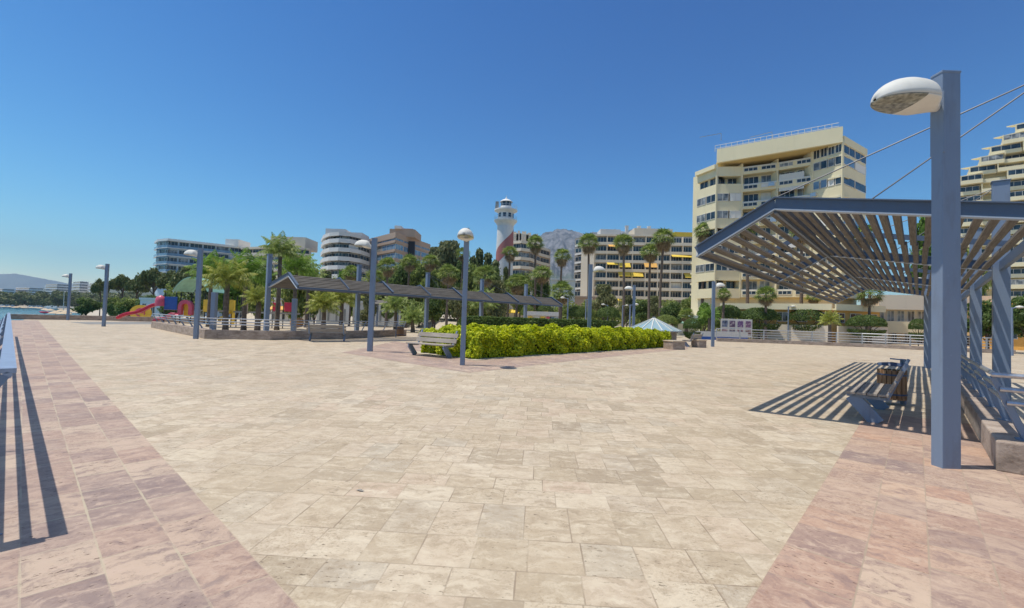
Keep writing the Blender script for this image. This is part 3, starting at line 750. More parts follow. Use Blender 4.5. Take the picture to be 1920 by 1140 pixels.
def fan_palm(label, px, cy, Y, wpx, group='fan palms beyond the square', dead=1.0, lean=0.0, thick=1.0):
    """cy: photo row of the crown centre, wpx: crown width in photo pixels"""
    _k[0] += 1; p = at(px, 590, Y); c = at(px, cy, Y); z0 = ground_z(p.x, p.y); cr = wpx/F*Y/2*1.18
    r = thing('fan_palm', label, 'palm tree', (p.x, p.y, z0), random.uniform(0, 6), group)
    m = MB(); h = c.z-z0; rt = .16*thick+h*.006
    a = random.uniform(-.022, .022)*h; bx, by = random.uniform(-.1, .1), random.uniform(-.1, .1)
    m.tube([(0, 0, -.3), (0, 0, .5), (bx, by, h*.45), (0+a, 0, h*.93), (a, 0, h)], [rt*1.5, rt*1.1, rt*.85, rt*.72, rt*1.1], 9)
    m.build('trunk', M['trunk'], r, smooth=True)
    A, B = FANS[_k[0] % 4]
    o = link('crown', A, r, loc=(a, 0, h)); o.scale = (cr, cr, cr*random.uniform(.78, 1.05)); o.rotation_euler = (random.uniform(-.18, .18), random.uniform(-.18, .18), random.uniform(0, 6))
    if dead: o = link('dead_fronds', B, r, loc=(a, 0, h-cr*.22)); o.scale = (cr*.92, cr*.92, cr*1.15*dead)
    return r
# feather palm
def feather_crown(seed, n=26, droop=1.0):
    rg = random.Random(seed); V = []; Fq = []
    for i in range(n):
        az = i*2.39996+rg.uniform(-.2, .2); el = R(86-95*((i+.5)/n)**.8); L = rg.uniform(.85, 1.1)
        P = []; d = Vector((math.cos(az)*math.cos(el), math.sin(az)*math.cos(el), math.sin(el))); p = Vector((0, 0, 0)); st = 9
        for k in range(st+1):
            P.append(p.copy()); p = p+d*(L/st); d = (d+Vector((0, 0, -.145*droop*(.5+k/st)))).normalized()
        hz = Vector((-math.sin(az), math.cos(az), 0))
        for k in range(st):
            a, b = P[k], P[k+1]; dd = (b-a).normalized()
            kk = len(V); V.extend([tuple(a-hz*.008), tuple(a+hz*.008), tuple(b+hz*.006), tuple(b-hz*.006)]); Fq.append((kk, kk+1, kk+2, kk+3))
            if k < 1: continue
            for q in range(3):
                c = a.lerp(b, q/3); t = (k+q/3)/st; ll = .30*math.sin(math.pi*(t*.85+.12))
                for sg in (-1, 1):
                    ld = (hz*sg+dd*.55+Vector((0, 0, -.35-rg.random()*.5))).normalized(); w = dd*.017
                    mid = c+ld*ll*.55; tip = c+ld*ll+Vector((0, 0, -ll*.28))
                    kk = len(V); V.extend([tuple(c), tuple(mid+w), tuple(tip), tuple(mid-w)]); Fq.append((kk, kk+1, kk+2, kk+3))
    return np.array(V), np.array(Fq)
FE = {}
for nm, mt in (('g', 'leafb'), ('y', 'palmy'), ('d', 'palm')):
    FE[nm] = [np_mesh('feather_crown', *feather_crown(60+i+ord(nm), 30), M[mt]) for i in range(2)]
def feather_palm(label, px, cy, Y, wpx, kind='g', group='feather palms of the garden', thick=1.0, base=None):
    _k[0] += 1; p = at(px, 590, Y); c = at(px, cy, Y); z0 = ground_z(p.x, p.y); cr = wpx/F*Y/2*1.04; h = c.z-z0
    r = thing('feather_palm', label, 'palm tree', (p.x, p.y, z0), random.uniform(0, 6), group)
    m = MB(); rt = .2*thick
    m.tube([(0, 0, -.2), (0, 0, .4), (.05, 0, h*.6), (0, 0, h)], [rt*1.35, rt, rt*.85, rt*.8], 9); m.build('trunk', M['trunk'], r, smooth=True)
    o = link('crown', FE[kind][_k[0] % 2], r, loc=(0, 0, h)); o.scale = (cr, cr, cr)
    return r
# ------------------------------------------------------------------ beds and hedges
def leaf_bed(name, label, cat, poly_o, ax, ay, L, W, h, mat, N, size, seed, lump=.12, cell=.9, inner=.9):
    """a long bed: origin corner, axis vectors, length, width, height; lumpy top and flanks of leaves"""
    from mathutils import noise as nz
    rng = np.random.default_rng(seed); sN = int(N*.42); tN = N-sN
    xs = rng.uniform(0, L, tN); ys = rng.uniform(0, W, tN)
    ex = np.minimum(np.minimum(xs, L-xs), np.minimum(ys, W-ys)); zt = h*(1-.35*np.clip(1-ex/.45, 0, 1)**2)
    side = rng.random(sN)*(2*L+2*W); X2 = np.where(side < L, side, np.where(side < 2*L, side-L, np.where(side < 2*L+W, 0, L)))
    Y2 = np.where(side < L, 0, np.where(side < 2*L, W, np.where(side < 2*L+W, side-2*L, side-2*L-W))); Z2 = rng.uniform(.04, .92, sN)*h
    inset = .22*(Z2/h)**3
    X2 = np.clip(X2, inset, L-inset); Y2 = np.clip(Y2, inset, W-inset)
    P = np.concatenate([np.stack([xs, ys, zt], 1), np.stack([X2, Y2, Z2], 1)])
    nr = np.zeros_like(P); nr[:tN, 2] = 1
    cx, cy = L/2, W/2; nr[tN:, 0] = np.where((X2 <= inset+.001), -1, np.where(X2 >= L-inset-.001, 1, 0)); nr[tN:, 1] = np.where(Y2 <= inset+.001, -1, np.where(Y2 >= W-inset-.001, 1, 0)); nr[tN:, 2] = .3
    if lump > .2:
        sd_ = P[rng.choice(len(P), int((L*W+L*h*2)/.36))]; off_ = rng.normal(size=len(sd_))*.30; lm = np.zeros(len(P))
        for c_ in range(0, len(P), 20000):
            D = np.linalg.norm(P[c_:c_+20000, None]-sd_[None], axis=2); k_ = D.argmin(1); dm_ = D.min(1); lm[c_:c_+20000] = np.clip(1-(dm_/.36)**2, -1, 1)*.8-.25+off_[k_]
    else: lm = np.array([nz.noise(Vector((p[0]/cell, p[1]/cell, p[2]/cell+seed)))+.5*nz.noise(Vector((p[0]/cell*2.7, p[1]/cell*2.7, p[2]/cell*2.7)))+.25*nz.noise(Vector((p[0]/cell*.3+9, p[1]/cell*.3, 0))) for p in P])
    P = P+nr*(lm*lump)[:, None]-nr*(rng.random(len(P))**2*.12)[:, None]+rng.normal(size=P.shape)*.02
    P[:, 2] = np.maximum(P[:, 2], .03)
    n = nr+rng.normal(size=P.shape)*.55; n[:, 2] += .3; n /= np.linalg.norm(n, axis=1)[:, None]
    a = np.cross(n, rng.normal(size=P.shape)); a /= np.linalg.norm(a, axis=1)[:, None]; b = np.cross(n, a); s = size*(.6+.8*rng.random(len(P)))[:, None]
    V = np.stack([P-a*s, P-b*s*.55, P+a*s, P+b*s*.55], 1).reshape(-1, 3)
    th = math.atan2(ax.y, ax.x)
    r = thing(name, label, cat, (poly_o[0], poly_o[1], 0), th)
    link('foliage', leafmesh('bed', V, mat), r)
    m = MB(); rg = random.Random(seed)
    for i in range(int(L*W*1.2)):
        x, y = rg.uniform(.4, L-.4), rg.uniform(.3, W-.3)
        for j in range(4):
            t = rg.uniform(0, 6.3); m.tube([(x, y, 0), (x+.18*math.cos(t), y+.18*math.sin(t), h*.5), (x+.3*math.cos(t), y+.3*math.sin(t), h*.86)], [.02, .014, .007], 4, caps=False)
    m.build('inner_stems', M['bark'], r)
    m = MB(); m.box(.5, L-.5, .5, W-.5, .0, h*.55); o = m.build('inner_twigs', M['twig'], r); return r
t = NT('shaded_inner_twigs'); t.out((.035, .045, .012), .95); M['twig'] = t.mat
p0 = G(893, 674); p1 = G(1256, 651); ax = (p1-p0); Lb = ax.length; ax.normalize(); ay = Vector((-ax.y, ax.x, 0))
leaf_bed('golden_shrub_bed', 'long bed of bright golden green bushes in the middle of the square', 'shrub bed', (p0.x, p0.y), ax, ay, Lb, 3.6, 1.12, M['leafy'], 110000, .064, 3, .22, .62)
m = MB(); P = [p0-ax*.35-ay*.35, p1+ax*.35-ay*.35, p1+ax*.35+ay*4.1, p0-ax*.35+ay*4.1]
m.add([(v.x, v.y, .012) for v in P], [(0, 1, 2, 3)]); tag(m.build('bed_soil', M['ground']), kind='structure')
hp = at(868, 600, 29.5); hq = at(1154, 600, 35.5); ax = Vector((hq.x-hp.x, hq.y-hp.y, 0)); Lh = ax.length; ax.normalize(); ay = Vector((-ax.y, ax.x, 0))
leaf_bed('dark_hedge', 'dark clipped hedge running behind the golden bushes', 'hedge', (hp.x, hp.y), ax, ay, Lh, 1.2, 1.72, M['leafd'], 42000, .06, 5, .05, .8)
# ------------------------------------------------------------------ buildings
_wc = {}
def winmesh(w, h, k, g):
    key = (round(w, 2), round(h, 2), k, g)
    if key not in _wc:
        m = MB(); f = .07
        m.box(-w/2, w/2, -.06, .0, 0, f); m.box(-w/2, w/2, -.06, .0, h-f, h)
        for i in range(k+1):
            x = -w/2+(w-f)*i/k; m.box(x, x+f, -.06, 0, f, h-f)
        m.add([(-w/2, -.02, 0), (w/2, -.02, 0), (w/2, -.02, h), (-w/2, -.02, h)], [(0, 1, 2, 3)], 1)
        _wc[key] = m.mesh('window', [M['white'], M[g]])
    return _wc[key]
class Bld:
    def __init__(s, name, label, cat, verts, depth, zb, zt, mat, inset=1.0, group=None, body=True):
        s.P = [Vector((*XY(px, Y, 560), 0)) for px, Y in verts]; s.o = s.P[0].copy(); s.mat = mat; s.zb = zb; s.rg = random.Random(name+label)
        s.r = thing(name, label, cat, (s.o.x, s.o.y, 0), 0, group); s.Q = [p-s.o for p in s.P]; s.inset = inset; s.nw = 0
        if body:
            I = [q+Vector((0, inset, 0)) for q in s.Q]; m = MB()
            m.prism([(v.x, v.y) for v in I]+[(v.x+depth*s.sl(v, sg), v.y+depth) for v, sg in ((I[-1], -1), (I[0], 1))], zb, zt)
            m.build('wall', M[mat] if inset < .3 else M[mat], s.r)
    def sl(s, v, sg):
        k = (v.x+s.o.x)/(v.y+s.o.y); return k+sg*.12
    def seg(s, i):
        a, b = s.Q[i], s.Q[i+1]; d = (b-a); L = d.length; d.normalize(); return a, d, L, Vector((d.y, -d.x, 0)), math.atan2(d.y, d.x)
    def band(s, i, z0, z1, out=0.0, name='balcony', mat=None, t=.18, floor=True, e0=0, e1=0):
        a, d, L, n, th = s.seg(i); m = MB()
        m.box(-e0, L+e1, -out, t-out, z0, z1)
        if floor: m.box(-e0, L+e1, t-out, s.inset*1.05+.1, z0, z0+.22)
        link(name, m.mesh(name, M[mat or s.mat]), s.r, loc=a, rz=th)
    def windows(s, i, z, h, n, k=2, g='glass', gap=.3, lit=.25, core=True, skip=0.0, e=0.0):
        a, d, L, nn, th = s.seg(i); w = (L-2*e)/n-gap
        for j in range(n):
            if s.rg.random() < skip: continue
            u_ = s.rg.random(); gg = g if u_ > lit else ('cglass' if u_ > lit*.35 else 'wht')
            off = abs(nn.y)*s.inset*0+ (s.inset*abs(d.x) if core else 0)
            p = a+d*(e+(L-2*e)*(j+.5)/n)-nn*(off-.012)
            link('window', winmesh(w, h, k, gg), s.r, loc=(p.x, p.y, z), rz=th); s.nw += 1
    def piers(s, i, z0, z1, n, w=.25, mat=None, out=0.0):
        a, d, L, nn, th = s.seg(i); m = MB()
        for j in range(n+1):
            x = L*j/n; m.box(x-w/2, x+w/2, .01-out, s.inset*1.02, z0, z1)
            link('pier', m.mesh('pier', M[mat or s.mat]), s.r, loc=a, rz=th); m = MB()
    def awning(s, px0, px1, ztop, Y, mat='awn', drop=1.3, out=1.1):
        a = Vector((*XY(px0, Y), ztop))-s.o; b = Vector((*XY(px1, Y), ztop))-s.o
        m = MB(); o = Vector((0, -out, -drop)); e = Vector((0, 0, -.16)); q = Vector((0, .03, -.03))
        m.add([a, b, b+o, a+o, a+q, b+q, b+o+q, a+o+q, b+o+e, a+o+e], [(0, 3, 2, 1), (4, 5, 6, 7), (3, 9, 8, 2), (0, 4, 7, 3), (1, 2, 6, 5)])
        m.build('awning', M[mat], s.r)
    def roofbox(s, px0, px1, y0, y1, z0, z1, mat, name='roof_block'):
        a = XY(px0, y0); b = XY(px1, y0); m = MB(); m.box(a[0]-s.o.x, b[0]-s.o.x, y0-s.o.y, y1-s.o.y, z0, z1); m.build(name, M[mat], s.r)
# --- the long apartment block with yellow awnings
zt = 31.3
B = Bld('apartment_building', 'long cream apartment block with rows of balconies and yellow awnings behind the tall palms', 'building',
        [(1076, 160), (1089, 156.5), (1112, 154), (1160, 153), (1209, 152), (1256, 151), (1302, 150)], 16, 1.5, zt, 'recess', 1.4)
for k in range(9):
    z = 7.0+3.04*k
    for i in range(2, 6):
        if not (k == 8 and i == 5): B.band(i, z-.25, z+.72 if k < 8 else z+.35, mat='beige')
        if k < 8 and i < 6: B.windows(i, z+.1, 2.5, 2, 4, gap=.3, lit=.22)
    if k < 8: B.windows(0, z+.5, 1.6, 1, 2, core=False, lit=.1, gap=.5); B.band(0, z-.25, z+.35, out=.15, name='sill_band', mat='slabw', floor=False)
for i in range(2, 6): B.piers(i, 6.7, zt-.3, 2, .28, 'beige')
a, d, L, n, th = B.seg(1); m = MB(); m.box(-.1, L+.1, -.35, 1.5, 2, zt-3); link('blank_wall', m.mesh('blank_wall', M['beige']), B.r, loc=a, rz=th)
B.roofbox(1122, 1160, 156, 162, zt, zt+2.6, 'slabw'); B.roofbox(1186, 1258, 155, 163, zt, zt+3.1, 'beige'); B.roofbox(1262, 1300, 153, 160, zt, zt+1.8, 'awn', 'yellow_awning_row')
for q in (1172, 1195, 1214):
    a = XY(q, 158); m = MB(); m.box(a[0]-B.o.x-.5, a[0]-B.o.x+.5, 158-B.o.y, 159-B.o.y, zt, zt+4.3); m.box(a[0]-B.o.x-.6, a[0]-B.o.x+.6, 157.9-B.o.y, 159.1-B.o.y, zt+4.3, zt+4.5); m.build('chimney', M['slabw'], B.r)
for p0_, p1_, k, mt in ((1135, 1155, 4, 'awn'), (1158, 1179, 4, 'awn'), (1205, 1229, 4, 'awno'), (1157, 1179, 3, 'awn'), (1180, 1203, 3, 'awn'), (1281, 1303, 3, 'awn'), (1157, 1178, 0, 'awn'), (1137, 1156, 6, 'awno'), (1256, 1298, 5, 'awn')):
    B.awning(p0_, p1_, 7.0+3.04*(k+1)-.3, 152.6 if p0_ < 1200 else 150.8, mt, 1.5 if k in (3, 4) and p0_ > 1156 else .8, 1.3)
# --- connecting stair step wing of the tower
B = Bld('apartment_wing', 'narrow cream wing with small square windows between the awning block and the tall tower', 'building', [(1300, 128), (1318, 126), (1352, 112)], 10, 1.5, 24, 'cream', .2)
for k in range(6):
    z = 4.2+3.0*k
    B.windows(0, z+.7, 1.5, 1, 1, 'glass', .7, .4); B.band(0, z-.2, z+.3, .5, 'sill_band', 'cream', floor=True, e0=.8)
# --- the tall cream tower
vt = [(1303, 79), (1340, 74.8), (1388, 74.2), (1455, 71.6), (1522, 68.6), (1550, 66.7), (1578, 64.8), (1622, 69.5)]
B = Bld('apartment_tower', 'tall cream apartment tower with angular balconies behind the near pergola', 'building', vt, 15, 2.0, 28.2, 'cream', 1.7)
for k in range(8):
    z = 7.0+2.9*k
    for i in (0, 1):
        B.band(i, z-.75, z+.85); 
        if k < 7: B.windows(i, z+.86, 1.3, 2, 2, 'glass', .2, .35, core=False) if k % 3 != 0 else B.windows(i, z+.86, 2.0, 2, 2, 'glass', .4, .2)
    for i in (2, 3):
        B.band(i, z-.55, z-.2); B.band(i, z+.55, z+.7, name='balcony_rail', mat='slabw', t=.08, floor=False)
        B.windows(i, z-.15, .62, 2, 3, 'glass', .5, .3, core=False)
        B.band(i, z-.2, z+.55, name='balcony_parapet', mat='cream', t=.1, floor=False)
        if k < 7: B.windows(i, z+.3, 1.9, 2, 3, 'glass', .35, .3)
    for i in (4, 5, 6):
        z2 = z+1.35 if k < 7 else z+.4
        if k < 7: B.band(i, z-.3-.35, z+1.25); B.windows(i, z+1.27, 1.25, 2, 1, 'glass' if (k+i) % 3 else 'bglass', .12, .3, core=False)
B.band(4, 26.9, 28.3); B.band(5, 26.9, 28.3); B.band(6, 26.9, 27.6)
# deep roof parapet, soffit shadow below it, lower canopy at the left
for i, (z0, z1, o) in {0: (27.8, 28.5, .5), 6: (28.6, 29.7, .2)}.items():
    B.band(i, z0, z1, o, 'roof_parapet', t=.4)
for i in (4, 5, 6): B.windows(i, 27.45 if i < 6 else 27.3, 1.4 if i < 6 else 1.3, 2, 2, 'glass', .12, .1, core=False)
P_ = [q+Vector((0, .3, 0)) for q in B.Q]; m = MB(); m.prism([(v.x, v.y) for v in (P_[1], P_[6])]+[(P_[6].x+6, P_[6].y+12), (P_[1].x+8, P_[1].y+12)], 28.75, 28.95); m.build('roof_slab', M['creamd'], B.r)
m = MB(); qa, qb = B.Q[1], B.Q[6]; m.bar(Vector((qa.x, qa.y, 29.9)), Vector((qb.x, qb.y, 29.9)), .5, 2.3); m.build('roof_parapet', M['cream'], B.r)
m = MB(); m.bar(Vector((qb.x, qb.y+.3, 29.9)), Vector((qb.x+5, qb.y+10, 29.9)), .4, 2.3); m.build('roof_parapet', M['cream'], B.r)
m = MB()
for i in range(1, 6):
    a, b = B.Q[1].lerp(B.Q[6], (i-1)/5), B.Q[1].lerp(B.Q[6], i/5)
    for z in (31.5, 32.0): m.tube([a+Vector((0, .8, z)), b+Vector((0, .8, z))], .04, 5)
    for j in range(4): p = a.lerp(b, j/4); m.tube([p+Vector((0, .8, 31)), p+Vector((0, .8, 32))], .04, 5)
m.build('roof_railing', M['white'], B.r)
for px, h in ((1352, 1.2), (1450, 1.7), (1560, 2.0)):
    i = 1 if px < 1388 else 5; q = Vector((*XY(px, 70), 0))-B.o; m = MB(); m.tube([q+Vector((0, 1, 31)), q+Vector((0, 1, 31+h))], .06, 5); m.tube([q+Vector((0, 1, 31+h)), q+Vector((-3.2, 1.5, 31+h*.55))], .05, 5); m.build('antenna', M['galv'], B.r)
for i in (1, 6):
    a = B.Q[i]; m = MB(); m.box(a.x-.12, a.x+.12, a.y-.12, a.y+.12, 6.4, 28.6 if i == 1 else 29); m.build('corner_post', M['cream'], B.r)
a = B.Q[2]; m = MB(); m.box(a.x-.15, a.x+.15, a.y-.05, a.y+1.9, 6.4, 28.6); m.build('pier', M['cream'], B.r)
a = B.Q[4]; m = MB(); m.box(a.x-.25, a.x+.25, a.y-.12, a.y+1.9, 6.4, 28.8); m.build('pier', M['cream'], B.r)
a = B.Q[3]; m = MB(); m.box(a.x-.08, a.x+.08, a.y-.1, a.y+1.8, 6.4, 28.6); m.build('pier', M['cream'], B.r)
ac = MB(); ac.box(-.42, .42, -.34, 0, 0, .62); ac.box(-.40, .40, -.36, -.34, .05, .57, 1); acm = ac.mesh('air_conditioner', [M['white'], M['galv']])
rg = random.Random(12)
for k in range(12):
    i = rg.choice((2, 3, 2, 3, 4, 5)); a, d, L, n, th = B.seg(i); p = a+d*(L*rg.uniform(.1, .9))+n*.0
    link('air_conditioner', acm, B.r, loc=(p.x, p.y, 7.0+2.9*rg.randrange(1, 7)-(.15 if i < 4 else -.2)), rz=th)
a, d, L, n, th = B.seg(3)
for (x0, x1, z0, z1, mt) in ((.2, 3.6, 23.3, 26.0, 'white'), (.3, 2.6, 14.2, 15.3, 'whitep'), (3.6, 5.6, 11.3, 12.4, 'whitep')):
    m = MB(); m.box(x0, x1, .02, .1, z0, z1); link('white_screen', m.mesh('white_screen', M[mt]), B.r, loc=a, rz=th)
a, d, L, n, th = B.seg(1)
m = MB(); m.box(.1, L-.1, .05, .12, 10.8, 11.9); link('white_screen', m.mesh('white_screen', M['whitep']), B.r, loc=a, rz=th)
B.awning(1410, 1428, 21.0, 73, 'awn', .6, .9); B.awning(1480, 1496, 18.1, 71, 'awn', .6, .9)
# --- podium under the tower
B = Bld('podium_building', 'ochre and cream ground floor terraces below the tall tower', 'building', [(1352, 66), (1450, 62), (1560, 58), (1652, 60)], 6, -.1, 4.1, 'ochre', .2)
for i in (0, 1, 2):
    B.band(i, 4.1, 4.9, .6, 'parapet', 'cream', .2, True); B.windows(i, 2.5, 1.3, 3, 2, 'glass', .9, .2); B.band(i, .0, 2.1, .9, 'terrace_wall', 'beige', .2, False)
B = Bld('terrace_building', 'low cream building with a long dark window strip right of the tower under the pergola', 'building', [(1648, 62), (1745, 60), (1880, 58)], 8, -.1, 6.6, 'beige', 1.2)
for i in (0, 1):
    B.band(i, 4.6, 6.6, 0, 'upper_wall', 'beige', .25, True); B.windows(i, 3.0, 1.5, 5, 2, 'glass', .3, .5); B.band(i, 1.4, 3.0, .5, 'terrace_parapet', 'cream', .25, True)
    B.windows(i, .1, 1.7, 4, 2, 'glass', .8, .1)
B = Bld('low_house', 'low ochre house with terrace at the right edge behind the pergola columns', 'building', [(1840, 52), (2050, 46)], 8, -.1, 5.3, 'awno', .8)
B.band(0, 3.6, 4.5, .4, 'parapet', 'cream'); B.windows(0, 1.2, 2.0, 5, 2, 'glass', .8, .2)
# --- stepped block at the right edge
steps = [(1906, 241), (1881, 258), (1858, 274), (1838, 291), (1818, 306), (1800, 322)]
B = Bld('stepped_apartment_building', 'cream stepped apartment building with zigzag balconies at the right edge', 'building', [(1792, 128), (1850, 124), (1910, 120), (1975, 116)], 22, 1, at(1800, 322, 127).z-1.5, 'cream', 2.2)
zs = [at(px, py, 124).z for px, py in steps]; ztop6 = zs[-1]
k = 0; z = ztop6
levels = [(z_, px) for z_, (px, py) in zip(zs, steps)]
z = ztop6-2.9; pxs = 1796
while z > 6: levels.append((z, pxs)); z -= 2.95; pxs = 1792 if pxs == 1798 else 1798
for li, (z, px) in enumerate(levels):
    q0 = Vector((*XY(px, 127-(px-1800)*.06), 0))-B.o; q1 = Vector((*XY(1985, 115.5), 0))-B.o; d = q1-q0; L = d.length; d.normalize(); th = math.atan2(d.y, d.x)
    nb = max(1, int(L/4.4)); bw = L/nb
    m = MB(); m.box(.2, L, 2.2, 12, z-2.95, z-.35); link('wall', m.mesh('wall', M['cream']), B.r, loc=q0, rz=th)
    for j in range(nb):
        o = (.9 if (j+li) % 2 else 0)+B.rg.uniform(0, .25); m = MB(); ex = -.7 if j == 0 else 0
        if li < 6 and j == 0: m.add([(-1.6, 1.2, z-.35), (bw, -o-.3, z-.35), (bw, 2.4, z-.35), (-.4, 2.4, z-.35), (-1.6, 1.2, z-.12), (bw, -o-.3, z-.12), (bw, 2.4, z-.12), (-.4, 2.4, z-.12)], [(0, 3, 2, 1), (4, 5, 6, 7), (0, 1, 5, 4), (3, 0, 4, 7), (1, 2, 6, 5), (2, 3, 7, 6)])
        x0 = j*bw+.05; x1 = (j+1)*bw-.05
        m.box(x0, x1, -o, -o+.18, z-2.95, z-1.9); m.box(x0, x1, -o+.18, 2.3, z-2.95, z-2.75); m.box(x0, x0+.16, -o+.18, 2.3, z-2.75, z-.35)
        link('balcony', m.mesh('balcony', M['cream']), B.r, loc=q0, rz=th)
        if B.nw < 98:
            p = q0+d*((x0+x1)/2)+Vector((math.sin(th), -math.cos(th), 0))*(-2.18 if j % 2 else -(.1-o)*1.0-.3)
            link('window', winmesh(bw-.5, 1.45 if j % 2 else 1.35, 3, 'glass' if B.rg.random() > .3 else 'cglass'), B.r, loc=(p.x, p.y, z-1.87), rz=th); B.nw += 1
# --- blue glazed block far left
def curved(name, label, verts, depth, zt, n, fh, mat, bandmat, g, wn=2, rail=None, ph=.95, inset=1.2, lit=.2, zb=-1, roofband=.5, cat='building', k=3):
    B = Bld(name, label, cat, verts, depth, zb, zt-.05, mat, inset)
    for i in range(len(verts)-1):
        for f in range(n+1):
            z = zt-f*fh
            B.band(i, z-(roofband if f == 0 else .2), z+(.3 if f == 0 else ph), 0, 'balcony' if f else 'roof_band', rail if (rail and f) else bandmat)
            if rail and f: B.band(i, z-.22, z+.02, .05, 'slab_edge', bandmat, .3, False)
            if f: B.windows(i, z+.2, fh-.75, wn, k, g, .4, lit)
    return B
B = curved('blue_apartment_building', 'long pale blue glazed apartment block behind the playground at the left', [(283, 172), (289, 166), (308, 163), (350, 167), (400, 172), (452, 178)], 14, 26.6, 5, 2.95, 'bluew', 'wht', 'glass', 2, 'bglass')
B.roofbox(415, 440, 176, 184, 26.5, 29.4, 'wht')
B = curved('beige_apartment_building', 'beige apartment block with stepped roof behind the tall green garden tree', [(447, 176), (482, 172), (530, 168), (577, 172)], 14, 26.0, 5, 2.95, 'beige', 'beige', 'glass', 2)
B.roofbox(500, 566, 171, 182, 26, 30.2, 'beige')
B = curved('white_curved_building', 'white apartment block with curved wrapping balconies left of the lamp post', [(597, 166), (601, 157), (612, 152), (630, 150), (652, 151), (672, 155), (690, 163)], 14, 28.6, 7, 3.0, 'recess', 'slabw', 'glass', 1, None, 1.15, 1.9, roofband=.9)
B.roofbox(603, 640, 156, 164, 28.6, 31.0, 'slabw'); B.roofbox(640, 672, 158, 166, 28.6, 30.3, 'slabw')
B = curved('brown_office_building', 'brown stone block with flat roof and square corner behind the palms', [(687, 170), (737, 154), (768, 165), (803, 178)], 12, 29.9, 6, 3.1, 'brown', 'brown', 'bglass', 2, None, .75, .5, .1, roofband=1.7)
B.roofbox(724, 772, 161, 172, 29.9, 32.6, 'brown'); B.roofbox(733, 745, 160, 164, 32.6, 33.6, 'wht'); B.roofbox(750, 768, 162, 168, 32.6, 33.0, 'roof')
a = XY(765, 163.5); m = MB(); m.box(a[0]-B.o.x-1.6, a[0]-B.o.x+1.6, 162.6-B.o.y, 163.6-B.o.y, 5, 28.6); m.build('stair_shaft', M['black'], B.r)
B = curved('turreted_building', 'brown apartment block with turret chimneys beside the lighthouse', [(938, 156), (956, 151), (974, 149), (993, 151), (1012, 160), (1030, 166)], 12, 27.5, 6, 2.95, 'brown', 'beige', 'glass', 1, None, .8, 1.0, roofband=.6)
for q, w_, h in ((960, 1.3, 3.2), (968, .8, 3.6), (978, 1.5, 3.4), (988, 1.1, 3.0), (1000, 1.6, 2.6)):
    a = XY(q, 154); m = MB(); m.box(a[0]-B.o.x-w_, a[0]-B.o.x+w_, 153-B.o.y, 156-B.o.y, 27.4, 27.4+h); m.box(a[0]-B.o.x-w_*.5, a[0]-B.o.x+w_*.5, 154-B.o.y, 155-B.o.y, 27.4+h, 28.4+h); m.build('turret', M['beige'], B.r)
# --- lighthouse
c = at(942, 600, 116); r = thing('lighthouse', 'white lighthouse with a red spiral band rising behind the palms', 'lighthouse', (c.x, c.y, 0))
def zl(py): return at(942, py, 116).z
r0, r1, zg = 2.45, 2.08, zl(416)
m = MB(); m.lathe([(r0, 0), (r1, zg), (0, zg)], 40); m.build('tower', M['whitep'], r, smooth=False)
m = MB(); V = []; N_ = 60
for i in range(N_+1):
    a = 2*math.pi*(-.10+1.10*i/N_)              # clockwise downwards over the front
    ang = -a; zc = 23.0-6.8*(a/math.pi)
    for dz in (2.1, -2.1):
        z = zc+dz; rr = r0+(r1-r0)*z/zg+.012; V.append((rr*math.cos(ang), rr*math.sin(ang), z))
m.add(V, [(2*i, 2*i+1, 2*i+3, 2*i+2) for i in range(N_)]); m.build('red_spiral', M['maroon'], r)
m = MB(); m.lathe([(r1, zg-1.2), (r1+.25, zg-.6), (2.9, zg), (3.0, zg+.35), (2.9, zg+.4), (0, zg+.4)], 36); m.build('lower_gallery', M['whitep'], r)
z2 = zl(396); m = MB(); m.lathe([(2.0, zg+.4), (2.0, z2)], 32); m.build('watch_room', M['whitep'], r)
for i in range(9):
    a = 2*math.pi*i/9; m = MB(); m.box(-.4, .4, 1.99, 2.02, zg+1.0, z2-.7, 0, Matrix.Rotation(a+.2, 3, 'Z')); m.build('window', M['glass'], r)
m = MB(); m.lathe([(2.0, z2-.6), (2.7, z2-.1), (2.95, z2), (2.95, z2+.35), (1.6, z2+.45), (1.45, zl(387)), (0, zl(387))], 36); m.build('upper_gallery', M['whitep'], r)
m = MB(); m.lathe([(1.25, zl(387)), (1.25, zl(378.5))], 16); m.build('lantern', M['glass'], r)
for i in range(8):
    a = 2*math.pi*i/8; m = MB(); m.tube([(1.28*math.cos(a), 1.28*math.sin(a), zl(387)), (1.28*math.cos(a), 1.28*math.sin(a), zl(378.5))], .05, 5); m.build('mullion', M['white'], r)
m = MB(); m.lathe([(1.65, zl(379)), (1.6, zl(378)), (.9, zl(374.5)), (.3, zl(373)), (.28, zl(371.5)), (.1, zl(370.5)), (.03, zl(366))], 24); m.build('cupola', M['whitep'], r)
for nm, zz, rr in (('gallery_railing', zg+.4, 2.85), ('gallery_railing', z2+.35, 2.85)):
    m = MB()
    for h in (.5, .95): 
        for i in range(28):
            a, b = 2*math.pi*i/28, 2*math.pi*(i+1)/28; m.bar((rr*math.cos(a), rr*math.sin(a), zz+h), (rr*math.cos(b), rr*math.sin(b), zz+h), .04, .04)
    for i in range(28):
        a = 2*math.pi*i/28; m.bar((rr*math.cos(a), rr*math.sin(a), zz), (rr*math.cos(a), rr*math.sin(a), zz+.95), .03, .03)
    m.build(nm, M['galv'], r)
m = MB(); m.box(-2.7, -1.9, -1.2, -.5, z2+.35, z2+2.2); m.build('radar_box', M['grey'], r)
